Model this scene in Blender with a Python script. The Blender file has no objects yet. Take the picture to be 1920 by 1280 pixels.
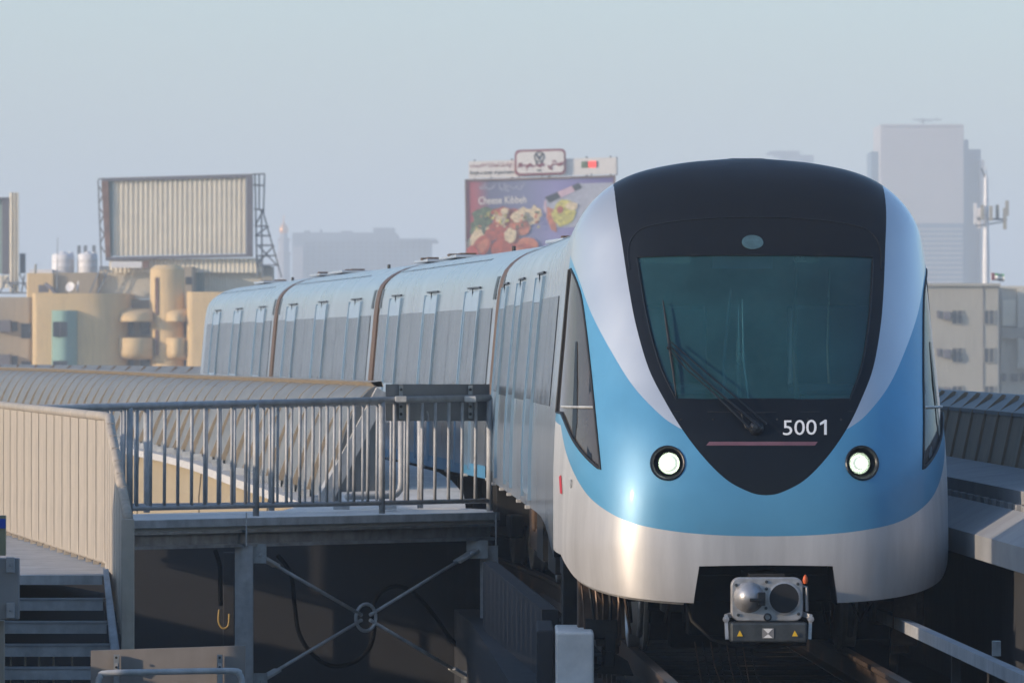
import bpy, bmesh, math, random
import numpy as np
from mathutils import Vector, Matrix
from mathutils.geometry import delaunay_2d_cdt
random.seed(7)
sc = bpy.context.scene
R = math.radians
# ------------------------------------------------------------------ camera, sky, sun, exposure
EYE = 2.15            # eye height above the rail
F = 12700.0           # focal length in photograph pixels (1920 wide): a long telephoto
cam = bpy.data.cameras.new('camera')
camo = bpy.data.objects.new('camera', cam)
sc.collection.objects.link(camo)
sc.camera = camo
camo.location = (0, 0, EYE)
camo.rotation_euler = (R(90), 0, 0)
cam.sensor_width = 36
cam.lens = F / 1920 * 36
cam.shift_y = 10 / 1920
cam.clip_start = 1
cam.clip_end = 30000
cam.dof.use_dof = True
cam.dof.focus_distance = 49
cam.dof.aperture_fstop = 10.5
SUN_AZ, SUN_EL = 245.0, 13.0          # clockwise from the view axis: behind, on the left
world = bpy.data.worlds.new('World')
sc.world = world
world.use_nodes = True
wn = world.node_tree
sky = wn.nodes.new('ShaderNodeTexSky')
sky.sky_type = 'NISHITA'
sky.sun_disc = False
sky.sun_elevation = R(SUN_EL)
sky.sun_rotation = R(SUN_AZ)
sky.air_density = 1.0
sky.dust_density = 1.2
sky.ozone_density = 3.6
wn.links.new(sky.outputs[0], wn.nodes['Background'].inputs[0])
wn.nodes['Background'].inputs[1].default_value = 0.14
sun = bpy.data.lights.new('sun', 'SUN')
suno = bpy.data.objects.new('sun', sun)
sc.collection.objects.link(suno)
sun.energy = 2.2
sun.color = (1.0, 0.80, 0.60)
sun.angle = R(0.8)
sdir = Vector((math.sin(R(SUN_AZ)) * math.cos(R(SUN_EL)), math.cos(R(SUN_AZ)) * math.cos(R(SUN_EL)), math.sin(R(SUN_EL))))
suno.rotation_euler = (-sdir).to_track_quat('-Z', 'Y').to_euler()
suno.location = sdir * 60
sc.view_settings.view_transform = 'Standard'
sc.view_settings.look = 'None'
sc.view_settings.exposure = 0.95
sc.view_settings.gamma = 1.0
sc.view_settings.use_curve_mapping = False
sc.render.engine = 'CYCLES'
sc.cycles.max_bounces = 8
sc.cycles.volume_bounces = 1
sc.cycles.transparent_max_bounces = 12
sc.cycles.caustics_reflective = False
sc.cycles.caustics_refractive = False
sc.cycles.sample_clamp_indirect = 4
sc.cycles.use_denoising = True
HAZE = 0.00070
GZ = -9.0             # street level, the railway runs on a viaduct


def P(px, py, d):
    """point of the place seen at photograph pixel (px, py), d metres away"""
    return Vector(((px - 960) / F * d, d, EYE - (py - 650) / F * d))


# ------------------------------------------------------------------ materials
MATS = {}


def mat(name, rgb, rough=0.6, metal=0.0, var=0.18, scale=4.0, bump=0.15, coat=0.0, spec=0.5, streak=0.0,
        stretch=(1, 1, 1), emit=None, alpha=None, coatr=0.08):
    if name in MATS:
        return MATS[name]
    m = bpy.data.materials.new(name)
    m.use_nodes = True
    nt = m.node_tree
    b = nt.nodes['Principled BSDF']
    b.inputs['Roughness'].default_value = rough
    b.inputs['Metallic'].default_value = metal
    b.inputs['Specular IOR Level'].default_value = spec
    if coat:
        b.inputs['Coat Weight'].default_value = coat
        b.inputs['Coat Roughness'].default_value = coatr
    tc = nt.nodes.new('ShaderNodeTexCoord')
    mp = nt.nodes.new('ShaderNodeMapping')
    mp.inputs['Scale'].default_value = stretch
    nt.links.new(tc.outputs['Object'], mp.inputs[0])
    nz = nt.nodes.new('ShaderNodeTexNoise')
    nz.inputs['Scale'].default_value = scale
    nz.inputs['Detail'].default_value = 6
    nz.inputs['Roughness'].default_value = 0.6
    nt.links.new(mp.outputs[0], nz.inputs['Vector'])
    ramp = nt.nodes.new('ShaderNodeMapRange')
    ramp.inputs[1].default_value = 0.3
    ramp.inputs[2].default_value = 0.7
    ramp.inputs[3].default_value = 1 - var
    ramp.inputs[4].default_value = 1 + var
    nt.links.new(nz.outputs[0], ramp.inputs[0])
    last = ramp.outputs[0]
    if streak:
        m2 = nt.nodes.new('ShaderNodeMapping')
        m2.inputs['Scale'].default_value = (7, 7, 0.5)
        nt.links.new(tc.outputs['Object'], m2.inputs[0])
        n2 = nt.nodes.new('ShaderNodeTexNoise')
        n2.inputs['Scale'].default_value = 1.5
        n2.inputs['Detail'].default_value = 4
        nt.links.new(m2.outputs[0], n2.inputs['Vector'])
        r2 = nt.nodes.new('ShaderNodeMapRange')
        r2.inputs[1].default_value = 0.45
        r2.inputs[2].default_value = 0.75
        r2.inputs[3].default_value = 1.0
        r2.inputs[4].default_value = 1 - streak
        nt.links.new(n2.outputs[0], r2.inputs[0])
        mu = nt.nodes.new('ShaderNodeMath')
        mu.operation = 'MULTIPLY'
        nt.links.new(last, mu.inputs[0])
        nt.links.new(r2.outputs[0], mu.inputs[1])
        last = mu.outputs[0]
    mx = nt.nodes.new('ShaderNodeVectorMath')
    mx.operation = 'SCALE'
    mx.inputs[0].default_value = rgb
    nt.links.new(last, mx.inputs['Scale'])
    nt.links.new(mx.outputs[0], b.inputs['Base Color'])
    if bump:
        bp = nt.nodes.new('ShaderNodeBump')
        bp.inputs['Strength'].default_value = bump
        bp.inputs['Distance'].default_value = 0.02
        nt.links.new(nz.outputs[0], bp.inputs['Height'])
        nt.links.new(bp.outputs[0], b.inputs['Normal'])
    rr = nt.nodes.new('ShaderNodeMapRange')
    rr.inputs[3].default_value = max(0.02, rough - 0.08)
    rr.inputs[4].default_value = min(1, rough + 0.1)
    nt.links.new(nz.outputs[0], rr.inputs[0])
    nt.links.new(rr.outputs[0], b.inputs['Roughness'])
    if emit:
        b.inputs['Emission Color'].default_value = (*emit[0], 1)
        b.inputs['Emission Strength'].default_value = emit[1]
    MATS[name] = m
    return m


def M(k):
    return MATS[k] if isinstance(k, str) else k


mat('silver_paint', (0.52, 0.55, 0.58), 0.36, 0.55, 0.04, 2, 0.0, coat=0.5)
mat('body_aluminium', (0.45, 0.48, 0.50), 0.28, 0.8, 0.22, 1.6, 0.02, coat=0.35, stretch=(1, 1.0, 0.22), coatr=0.12)
mat('blue_paint', (0.085, 0.29, 0.47), 0.40, 0.12, 0.06, 3, 0.0, coat=0.22, coatr=0.05)
mat('pale_blue_paint', (0.30, 0.43, 0.55), 0.3, 0.5, 0.05, 2, 0.0, coat=0.6)
mat('bumper_metal', (0.60, 0.585, 0.565), 0.46, 0.35, 0.14, 2.2, 0.03, coat=0.04, stretch=(2.6, 2.6, 0.25), coatr=0.2)
mat('black_gloss', (0.007, 0.009, 0.013), 0.36, 0.0, 0.05, 3, 0.0, coat=0.0, spec=0.2)
mat('black_trim', (0.008, 0.010, 0.014), 0.35, 0, 0.05, 3, 0.0)
mat('black_rubber', (0.012, 0.012, 0.013), 0.6, 0, 0.2, 5, 0.1)
mat('window_glass', (0.055, 0.066, 0.078), 0.16, 0.0, 0.8, 1.9, 0.9, spec=0.12, stretch=(1, 1, 1.5))  # heavy mottling in the colour stands in for rippled reflections
mat('copper_edge', (0.15, 0.095, 0.065), 0.45, 0.3, 0.1, 4, 0.05)
mat('galvanised', (0.46, 0.46, 0.455), 0.6, 0.15, 0.2, 9, 0.1, streak=0.15)
mat('galvanised_dark', (0.30, 0.32, 0.33), 0.45, 0.5, 0.3, 7, 0.1, streak=0.3)
mat('galvanised_light', (0.48, 0.49, 0.49), 0.5, 0.1, 0.25, 7, 0.1, streak=0.25)
mat('fence_beige', (0.44, 0.375, 0.30), 0.55, 0.1, 0.12, 6, 0.08, streak=0.2)
mat('parapet_metal', (0.17, 0.178, 0.18), 0.55, 0.0, 0.15, 2, 0.05, streak=0.25)
mat('parapet_rib', (0.40, 0.315, 0.22), 0.5, 0.2, 0.12, 6, 0.05)
mat('parapet_brown', (0.30, 0.215, 0.145), 0.55, 0.3, 0.15, 3, 0.05, streak=0.2)
mat('concrete_pale', (0.74, 0.71, 0.66), 0.85, 0, 0.12, 3, 0.2, streak=0.1)
mat('concrete_cream', (0.35, 0.285, 0.19), 0.8, 0, 0.08, 1.5, 0.1, streak=0.08)
mat('concrete_white', (0.52, 0.49, 0.45), 0.8, 0, 0.1, 4, 0.15)
mat('concrete_grey', (0.38, 0.385, 0.39), 0.85, 0, 0.15, 3, 0.2, streak=0.2)
mat('concrete_ledge', (0.27, 0.27, 0.27), 0.85, 0, 0.15, 2, 0.15)
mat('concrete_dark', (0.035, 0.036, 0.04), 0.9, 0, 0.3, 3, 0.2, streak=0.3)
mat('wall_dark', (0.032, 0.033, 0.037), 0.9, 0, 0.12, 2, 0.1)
mat('ballast', (0.045, 0.040, 0.034), 0.95, 0, 0.5, 25, 0.6)
mat('rail_steel', (0.14, 0.10, 0.075), 0.5, 0.5, 0.3, 8, 0.1)
mat('rust_steel', (0.11, 0.07, 0.045), 0.7, 0.3, 0.45, 12, 0.3)
mat('under_black', (0.018, 0.017, 0.016), 0.7, 0.2, 0.4, 8, 0.2)
mat('wheel_steel', (0.75, 0.73, 0.70), 0.3, 0.3, 0.1, 6, 0.0)
mat('coupler_metal', (0.42, 0.42, 0.43), 0.4, 0.6, 0.22, 14, 0.2)
mat('coupler_dark', (0.07, 0.08, 0.085), 0.5, 0.4, 0.3, 10, 0.2)
mat('orange_plastic', (0.65, 0.12, 0.03), 0.5)
mat('yellow_print', (0.75, 0.48, 0.03), 0.5)
mat('white_print', (0.80, 0.80, 0.80), 0.5, var=0.04)
mat('red_print', (0.55, 0.03, 0.05), 0.5)
mat('blue_sign', (0.01, 0.07, 0.45), 0.4)
mat('sign_yellow', (0.33, 0.30, 0.17), 0.5)
mat('sign_grey', (0.25, 0.25, 0.25), 0.5, 0.2, 0.08, 6, 0.05)
mat('sign_taupe', (0.27, 0.24, 0.215), 0.6, 0.1, 0.10, 5, 0.05, streak=0.1)
mat('mauve_strip', (0.17, 0.075, 0.09), 0.3, coat=0.5)
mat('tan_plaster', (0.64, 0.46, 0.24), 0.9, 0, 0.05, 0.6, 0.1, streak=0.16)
mat('tan_plaster_shaded', (0.36, 0.30, 0.22), 0.9, 0, 0.05, 0.6, 0.1, streak=0.16)  # darker copy of the tan plaster, shade put into the base colour
mat('teal_plaster', (0.20, 0.33, 0.29), 0.85, 0, 0.06, 1, 0.1)
mat('grey_plaster', (0.36, 0.34, 0.29), 0.9, 0, 0.06, 0.6, 0.1, streak=0.18)
mat('cream_plaster', (0.55, 0.51, 0.43), 0.9, 0, 0.06, 0.6, 0.1, streak=0.18)
mat('far_glass', (0.035, 0.045, 0.06), 0.25, 0.1, 0.3, 0.8, 0.0)
mat('corrugated', (0.80, 0.72, 0.58), 0.6, 0.1, 0.08, 1.0, 0.05, streak=0.1)
mat('corrugated_teal', (0.26, 0.36, 0.34), 0.6, 0.1, 0.08, 1.0, 0.05)
mat('dark_frame', (0.14, 0.13, 0.15), 0.6, 0.2, 0.15, 3, 0.05)
mat('rust_frame', (0.20, 0.11, 0.08), 0.7, 0.1, 0.3, 2, 0.05)
mat('lattice', (0.20, 0.22, 0.25), 0.6, 0.3, 0.2, 2, 0.05)
mat('tank_white', (0.72, 0.70, 0.70), 0.5, 0, 0.06, 2, 0.05)
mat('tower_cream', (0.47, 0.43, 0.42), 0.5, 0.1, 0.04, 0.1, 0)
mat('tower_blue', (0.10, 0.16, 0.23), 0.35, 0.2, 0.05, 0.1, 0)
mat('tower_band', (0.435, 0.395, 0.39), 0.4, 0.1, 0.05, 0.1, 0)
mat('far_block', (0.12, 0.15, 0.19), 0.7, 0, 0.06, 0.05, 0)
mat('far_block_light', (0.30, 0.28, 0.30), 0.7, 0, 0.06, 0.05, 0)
mat('gold_dome', (0.80, 0.36, 0.10), 0.35, 0.5, 0.05, 1, 0)
mat('ground_sand', (0.33, 0.28, 0.21), 0.95, 0, 0.25, 0.05, 0.2)
mat('asphalt', (0.05, 0.05, 0.052), 0.9, 0, 0.2, 2, 0.2)
mat('cable_black', (0.006, 0.006, 0.006), 0.95, spec=0.05)
mat('ochre_cable', (0.40, 0.27, 0.08), 0.6)
mat('poster_red', (0.50, 0.08, 0.05), 0.5, var=0.3, scale=2)
mat('poster_maroon', (0.24, 0.02, 0.04), 0.5, var=0.1)
mat('poster_white', (0.78, 0.72, 0.66), 0.5, var=0.05)
mat('poster_black', (0.03, 0.03, 0.035), 0.5, var=0.1)
mat('poster_green', (0.10, 0.14, 0.06), 0.5, var=0.8, scale=5)
mat('poster_cream', (0.70, 0.55, 0.34), 0.5, var=0.35, scale=6)
mat('poster_yellow', (0.55, 0.48, 0.10), 0.5, var=0.5, scale=6)
mat('poster_crust', (0.42, 0.085, 0.04), 0.5, var=0.35, scale=3)
mat('poster_crust_light', (0.55, 0.18, 0.09), 0.5, var=0.3, scale=3)
mat('poster_grey', (0.42, 0.42, 0.48), 0.5, var=0.2, scale=4)
mat('poster_pink', (0.62, 0.42, 0.48), 0.5, var=0.1)
mat('led_red', (0.8, 0.03, 0.02), 0.5, emit=((1, 0.08, 0.05), 0.5))
mat('interior_grey', (0.30, 0.32, 0.34), 0.7)
mat('interior_seat', (0.08, 0.16, 0.30), 0.7)
mat('interior_pole', (0.75, 0.74, 0.70), 0.25, 0.6, 0.05)
mat('interior_sign', (0.45, 0.45, 0.75), 0.5)
mat('flag_green', (0.02, 0.22, 0.08), 0.7)


def brush(m, amount=0.8, rot=0.25):
    nt = m.node_tree
    b = nt.nodes['Principled BSDF']
    tg = nt.nodes.new('ShaderNodeTangent')
    tg.direction_type = 'RADIAL'
    tg.axis = 'Z'
    b.inputs['Anisotropic'].default_value = amount
    b.inputs['Anisotropic Rotation'].default_value = rot
    nt.links.new(tg.outputs[0], b.inputs['Tangent'])


brush(MATS['bumper_metal'], .7, 0.25)


def poster_bg():
    m = bpy.data.materials.new('poster_ground')
    m.use_nodes = True
    nt = m.node_tree
    b = nt.nodes['Principled BSDF']
    tc = nt.nodes.new('ShaderNodeTexCoord')
    sp = nt.nodes.new('ShaderNodeSeparateXYZ')
    nt.links.new(tc.outputs['Generated'], sp.inputs[0])
    cr = nt.nodes.new('ShaderNodeValToRGB')
    e = cr.color_ramp.elements
    e[0].position, e[0].color = 0.0, (0.42, 0.05, 0.06, 1)
    e[1].position, e[1].color = 1.0, (0.13, 0.10, 0.30, 1)
    for p, c in ((0.07, (0.40, 0.10, 0.12, 1)), (0.16, (0.14, 0.14, 0.23, 1)), (0.40, (0.20, 0.21, 0.34, 1)), (0.6, (0.27, 0.24, 0.46, 1))):
        q = cr.color_ramp.elements.new(p)
        q.color = c
    nz = nt.nodes.new('ShaderNodeTexNoise')
    nz.inputs['Scale'].default_value = 2.5
    ad = nt.nodes.new('ShaderNodeMath')
    ad.operation = 'MULTIPLY_ADD'
    ad.inputs[1].default_value = 0.14
    nt.links.new(nz.outputs[0], ad.inputs[0])
    sb = nt.nodes.new('ShaderNodeMath')
    sb.operation = 'SUBTRACT'
    sb.inputs[1].default_value = 0.07
    nt.links.new(sp.outputs[0], ad.inputs[2])
    nt.links.new(ad.outputs[0], sb.inputs[0])
    nt.links.new(sb.outputs[0], cr.inputs[0])
    nt.links.new(cr.outputs[0], b.inputs['Base Color'])
    MATS['poster_ground'] = m


poster_bg()


def tinted_glass(name, tint, body, mixt, rough=0.03):
    """a dirty tinted pane: part see-through, part thin teal film, fresnel reflection on top"""
    m = bpy.data.materials.new(name)
    m.use_nodes = True
    nt = m.node_tree
    nt.nodes.remove(nt.nodes['Principled BSDF'])
    out = nt.nodes['Material Output']
    tr = nt.nodes.new('ShaderNodeBsdfTransparent')
    tr.inputs[0].default_value = (*tint, 1)
    df = nt.nodes.new('ShaderNodeBsdfDiffuse')
    tc = nt.nodes.new('ShaderNodeTexCoord')
    nz = nt.nodes.new('ShaderNodeTexNoise')
    nz.inputs['Scale'].default_value = 2.2
    nz.inputs['Detail'].default_value = 5
    nt.links.new(tc.outputs['Object'], nz.inputs['Vector'])
    cr = nt.nodes.new('ShaderNodeValToRGB')
    cr.color_ramp.elements[0].position = 0.35
    cr.color_ramp.elements[0].color = (*[c * 0.8 for c in body], 1)
    cr.color_ramp.elements[1].position = 0.7
    cr.color_ramp.elements[1].color = (*[c * 1.25 for c in body], 1)
    nt.links.new(nz.outputs[0], cr.inputs[0])
    nt.links.new(cr.outputs[0], df.inputs[0])
    mx = nt.nodes.new('ShaderNodeMixShader')
    mx.inputs[0].default_value = mixt
    nt.links.new(df.outputs[0], mx.inputs[1])
    nt.links.new(tr.outputs[0], mx.inputs[2])
    gl = nt.nodes.new('ShaderNodeBsdfGlossy')
    gl.inputs['Roughness'].default_value = rough
    fr = nt.nodes.new('ShaderNodeFresnel')
    fr.inputs[0].default_value = 1.5
    m2 = nt.nodes.new('ShaderNodeMixShader')
    nt.links.new(fr.outputs[0], m2.inputs[0])
    nt.links.new(mx.outputs[0], m2.inputs[1])
    nt.links.new(gl.outputs[0], m2.inputs[2])
    nt.links.new(m2.outputs[0], out.inputs[0])
    MATS[name] = m


tinted_glass('windshield_glass', (0.48, 0.72, 0.72), (0.032, 0.115, 0.135), 0.58)
tinted_glass('side_glass', (0.45, 0.45, 0.45), (0.10, 0.09, 0.085), 0.25, 0.05)


def lamp_mat(name, col, strength):
    m = bpy.data.materials.new(name)
    m.use_nodes = True
    nt = m.node_tree
    b = nt.nodes['Principled BSDF']
    b.inputs['Base Color'].default_value = (0.8, 0.8, 0.8, 1)
    b.inputs['Emission Color'].default_value = (*col, 1)
    b.inputs['Emission Strength'].default_value = strength
    MATS[name] = m


lamp_mat('lamp_core', (0.95, 1.0, 0.92), 9.0)
lamp_mat('lamp_glow', (0.85, 1.0, 0.80), 0.38)
mat('reflector', (0.42, 0.46, 0.40), 0.25, 0.7, 0.1)


# ------------------------------------------------------------------ mesh helpers
def rootloc(o):
    while o.parent:
        o = o.parent
    return o.location.copy()


def tag(o, label=None, cat=None, group=None, kind=None):
    if label: o['label'] = label
    if cat: o['category'] = cat
    if group: o['group'] = group
    if kind: o['kind'] = kind
    return o


def thing(name, loc, label, cat, group=None):
    o = bpy.data.objects.new(name, None)
    o.empty_display_size = 0.3
    sc.collection.objects.link(o)
    o.location = loc
    return tag(o, label, cat, group)


class MB:
    def __init__(s):
        s.v, s.f, s.m, s.cur = [], [], [], 0

    def add(s, vs, fs):
        n = len(s.v)
        s.v += [Vector(p) for p in vs]
        s.f += [tuple(i + n for i in f) for f in fs]
        s.m += [s.cur] * len(fs)
        return s

    def box(s, c, size, rot=None):
        hx, hy, hz = [q / 2 for q in size]
        vs = [Vector((x, y, z)) for x in (-hx, hx) for y in (-hy, hy) for z in (-hz, hz)]
        if rot is not None:
            vs = [rot @ q for q in vs]
        c = Vector(c)
        return s.add([q + c for q in vs], [(0, 1, 3, 2), (4, 6, 7, 5), (0, 4, 5, 1), (2, 3, 7, 6), (0, 2, 6, 4), (1, 5, 7, 3)])

    def bx(s, x0, x1, y0, y1, z0, z1):
        return s.box(((x0 + x1) / 2, (y0 + y1) / 2, (z0 + z1) / 2), (abs(x1 - x0), abs(y1 - y0), abs(z1 - z0)))

    def pbox(s, px0, py0, px1, py1, d, depth):
        """box whose front face, d metres away, spans the pixel rectangle"""
        a, b = P(px0, py0, d), P(px1, py1, d)
        return s.bx(a.x, b.x, d, d + depth, b.z, a.z)

    def beam(s, p0, p1, w, h, up=(0, 0, 1)):
        p0, p1 = Vector(p0), Vector(p1)
        a = (p1 - p0)
        L = a.length
        a.normalize()
        up = Vector(up)
        if abs(a.dot(up)) > 0.98:
            up = Vector((0, 1, 0))
        r = a.cross(up).normalized()
        u = r.cross(a).normalized()
        rot = Matrix((r, a, u)).transposed()
        return s.box((p0 + p1) / 2, (w, L, h), rot)

    def tube(s, pts, r, seg=8, close=False, caps=True):
        pts = [Vector(p) for p in pts]
        n = len(pts)
        rs = r if isinstance(r, (list, tuple)) else [r] * n
        vs, fs = [], []
        prev = None
        for i, p in enumerate(pts):
            if close:
                t = (pts[(i + 1) % n] - pts[i - 1]).normalized()
            else:
                t = (pts[min(i + 1, n - 1)] - pts[max(i - 1, 0)]).normalized()
            if prev is None:
                ref = Vector((0, 0, 1)) if abs(t.z) < 0.9 else Vector((1, 0, 0))
                a = t.cross(ref).normalized()
            else:
                a = (prev - t * prev.dot(t)).normalized()
            prev = a
            b = t.cross(a)
            for k in range(seg):
                w = 2 * math.pi * k / seg
                vs.append(p + (a * math.cos(w) + b * math.sin(w)) * rs[i])
        m = n if close else n - 1
        for i in range(m):
            for k in range(seg):
                j = (i + 1) % n
                fs.append((i * seg + k, i * seg + (k + 1) % seg, j * seg + (k + 1) % seg, j * seg + k))
        if caps and not close:
            fs.append(tuple(range(seg))[::-1])
            fs.append(tuple((n - 1) * seg + k for k in range(seg)))
        return s.add(vs, fs)

    def lathe(s, prof, origin, axis=(0, 0, 1), seg=24):
        """prof: list of (radius, height along the axis)"""
        axis = Vector(axis).normalized()
        ref = Vector((0, 0, 1)) if abs(axis.z) < 0.9 else Vector((1, 0, 0))
        a = axis.cross(ref).normalized()
        b = axis.cross(a)
        o = Vector(origin)
        vs, fs = [], []
        for r, h in prof:
            for k in range(seg):
                w = 2 * math.pi * k / seg
                vs.append(o + axis * h + (a * math.cos(w) + b * math.sin(w)) * max(r, 1e-4))
        for i in range(len(prof) - 1):
            for k in range(seg):
                fs.append((i * seg + k, i * seg + (k + 1) % seg, (i + 1) * seg + (k + 1) % seg, (i + 1) * seg + k))
        return s.add(vs, fs)

    def prism(s, poly, vec):
        """closed prism from a planar polygon"""
        poly = [Vector(p) for p in poly]
        vec = Vector(vec)
        n = len(poly)
        vs = poly + [p + vec for p in poly]
        fs = [tuple(range(n))[::-1], tuple(range(n, 2 * n))]
        fs += [(i, (i + 1) % n, n + (i + 1) % n, n + i) for i in range(n)]
        return s.add(vs, fs)

    def loft(s, rows, closed=False):
        n = len(rows[0])
        vs = [p for r in rows for p in r]
        fs = []
        for i in range(len(rows) - 1):
            for k in range(n if closed else n - 1):
                fs.append((i * n + k, i * n + (k + 1) % n, (i + 1) * n + (k + 1) % n, (i + 1) * n + k))
        return s.add(vs, fs)

    def mesh(s, name, mats, smooth=False, off=Vector((0, 0, 0)), fixn=True):
        me = bpy.data.meshes.new(name)
        me.from_pydata([tuple(p - off) for p in s.v], [], s.f)
        if not isinstance(mats, (list, tuple)):
            mats = [mats]
        for m in mats:
            me.materials.append(M(m))
        me.polygons.foreach_set('material_index', s.m)
        if fixn:
            bm = bmesh.new()
            bm.from_mesh(me)
            bmesh.ops.recalc_face_normals(bm, faces=bm.faces)
            bm.to_mesh(me)
            bm.free()
        if smooth:
            me.polygons.foreach_set('use_smooth', [True] * len(me.polygons))
        me.update()
        return me

    def build(s, name, mats, parent=None, smooth=False, label=None, cat=None, group=None, kind=None, bevel=0, auto=False, fixn=True):
        if parent is None:
            xs = [p.x for p in s.v]; ys = [p.y for p in s.v]; zs = [p.z for p in s.v]
            off = Vector(((min(xs) + max(xs)) / 2, (min(ys) + max(ys)) / 2, min(zs)))
        else:
            off = rootloc(parent)
        me = s.mesh(name, mats, smooth or auto, off, fixn)
        o = bpy.data.objects.new(name, me)
        sc.collection.objects.link(o)
        if parent is None:
            o.location = off
        else:
            o.parent = parent
        if auto:
            me.set_sharp_from_angle(angle=R(38))
        if bevel:
            b = o.modifiers.new('bevel', 'BEVEL')
            b.width = bevel
            b.segments = 2
            b.limit_method = 'ANGLE'
            b.angle_limit = R(40)
        return tag(o, label, cat, group, kind)


def split_build(mb, name, mats, parent, **kw):
    """every loose piece of the batch becomes a part of its own"""
    par = list(range(len(mb.v)))
    def find(a):
        while par[a] != a:
            par[a] = par[par[a]]
            a = par[a]
        return a
    for f in mb.f:
        for q in f[1:]:
            par[find(q)] = find(f[0])
    comps = {}
    for k, f in enumerate(mb.f):
        comps.setdefault(find(f[0]), []).append(k)
    for fl_ in comps.values():
        m_ = MB()
        idx = {}
        for k in fl_:
            for q in mb.f[k]:
                if q not in idx:
                    idx[q] = len(m_.v)
                    m_.v.append(mb.v[q])
            m_.f.append(tuple(idx[q] for q in mb.f[k]))
            m_.m.append(mb.m[k])
        m_.build(name, mats, parent, **kw)


def inst(name, me, M4, parent=None, **kw):
    """an object of its own that shares mesh data, placed by a world matrix"""
    o = bpy.data.objects.new(name, me)
    sc.collection.objects.link(o)
    if parent is not None:
        o.parent = parent
        o.matrix_basis = Matrix.Translation(-rootloc(parent)) @ M4
    else:
        o.matrix_basis = M4
    return tag(o, **kw)


def frame(p, yaw=0.0):
    return Matrix.Translation(Vector(p)) @ Matrix.Rotation(yaw, 4, 'Z')


def text_tris(body, bold=0.0):
    cu = bpy.data.curves.new('text', 'FONT')
    cu.body = body
    cu.size = 1.0
    cu.offset = bold
    cu.resolution_u = 4
    o = bpy.data.objects.new('text', cu)
    sc.collection.objects.link(o)
    dg = bpy.context.evaluated_depsgraph_get()
    dg.update()
    me = bpy.data.meshes.new_from_object(o.evaluated_get(dg))
    vs = [(v.co.x, v.co.y) for v in me.vertices]
    fs = [tuple(p.vertices) for p in me.polygons]
    bpy.data.objects.remove(o)
    bpy.data.curves.remove(cu)
    x0 = min(v[0] for v in vs); x1 = max(v[0] for v in vs); y0 = min(v[1] for v in vs); y1 = max(v[1] for v in vs)
    return [((a - x0) / (x1 - x0), (b - y0) / (y1 - y0)) for a, b in vs], fs


# ------------------------------------------------------------------ setting: ground, air
g = MB().add([(-2480, -480, GZ), (2480, -480, GZ), (2480, 5980, GZ), (-2480, 5980, GZ)], [(0, 1, 2, 3)])
g.build('ground', 'ground_sand', kind='structure', fixn=False)
g = MB().add([(-400, 180, GZ + .01), (400, 150, GZ + .01), (400, 175, GZ + .01), (-400, 205, GZ + .01)], [(0, 1, 2, 3)])
g.build('road', 'asphalt', kind='structure', fixn=False)
hz = MB().bx(-2500, 2500, -500, 6000, GZ - 1, 90)
hm = bpy.data.materials.new('haze')
hm.use_nodes = True
hn = hm.node_tree
hn.nodes.remove(hn.nodes['Principled BSDF'])
pv = hn.nodes.new('ShaderNodeVolumePrincipled')
pv.inputs['Color'].default_value = (0.86, 0.935, 1.0, 1)
pv.inputs['Density'].default_value = HAZE
pv.inputs['Anisotropy'].default_value = 0.0
hn.links.new(pv.outputs[0], hn.nodes['Material Output'].inputs['Volume'])
MATS['haze'] = hm
hz.build('haze', 'haze', kind='stuff')

# track centre line (x, y), towards the tail of the train
CEN = [(2.93, 8.0), (1.663, 48.0), (1.154, 64.0), (-0.322, 79.6), (-2.05, 95.2), (-3.74, 110.8), (-7.2, 128.0), (-12.5, 146.0), (-20.5, 166), (-31, 186)]
_cy = np.array([c[1] for c in CEN]); _cx = np.array([c[0] for c in CEN])


def cen(d):
    # lightly smoothed polyline
    return float(np.mean([np.interp(d + k, _cy, _cx) for k in (-3, -1.5, 0, 1.5, 3)]))


def cen_pt(d, off, z):
    """point beside the track: off metres right of the centre line at distance d"""
    t = Vector((cen(d + .5) - cen(d - .5), 1.0, 0)).normalized()
    n = Vector((t.y, -t.x, 0))
    return Vector((cen(d), d, 0)) + n * off + Vector((0, 0, z))


def track_loft(prof, ds, closed=True):
    mb = MB()
    rows = [[cen_pt(d, o, z) for o, z in prof] for d in ds]
    mb.loft(rows, closed)
    if closed:
        n = len(prof)
        mb.f.append(tuple(range(n))); mb.m.append(0)
        mb.f.append(tuple((len(rows) - 1) * n + k for k in range(n))); mb.m.append(0)
    return mb


DS = list(np.arange(20, 62, 3.0)) + list(np.arange(62, 186, 2.5))
track_loft([(-1.6, -.35), (1.74, -.35), (1.74, -1.2), (-1.6, -1.2)], DS).build('viaduct_deck', 'concrete_dark', kind='structure')
# right-hand trackside upstand in two steps, then the parapet
track_loft([(1.46, .70), (1.46, .865), (1.74, 1.03), (1.74, .70)], DS).build('trackside_ledge', 'concrete_ledge', kind='structure', label='lower concrete ledge beside the right side of the track')
track_loft([(1.80, 1.065), (1.80, 1.156), (2.36, 1.22), (2.36, 1.065)], DS).build('cable_trough', 'concrete_ledge', kind='structure')
track_loft([(1.742, -1.2), (1.742, 1.02), (2.3, 1.02), (2.3, -1.2)], DS).build('ledge_joint', 'concrete_dark', kind='structure')

MD = [cen_pt(d, 1.775, 1.06) for d in np.arange(40, 62, .55)]
ct = bpy.data.objects['cable_trough']
blk = MB().bx(-.02, .02, -.19, .19, -.045, .006).mesh('bracket_block', 'concrete_ledge')
for p in MD:
    inst('bracket_block', blk, frame(p), ct)

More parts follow.
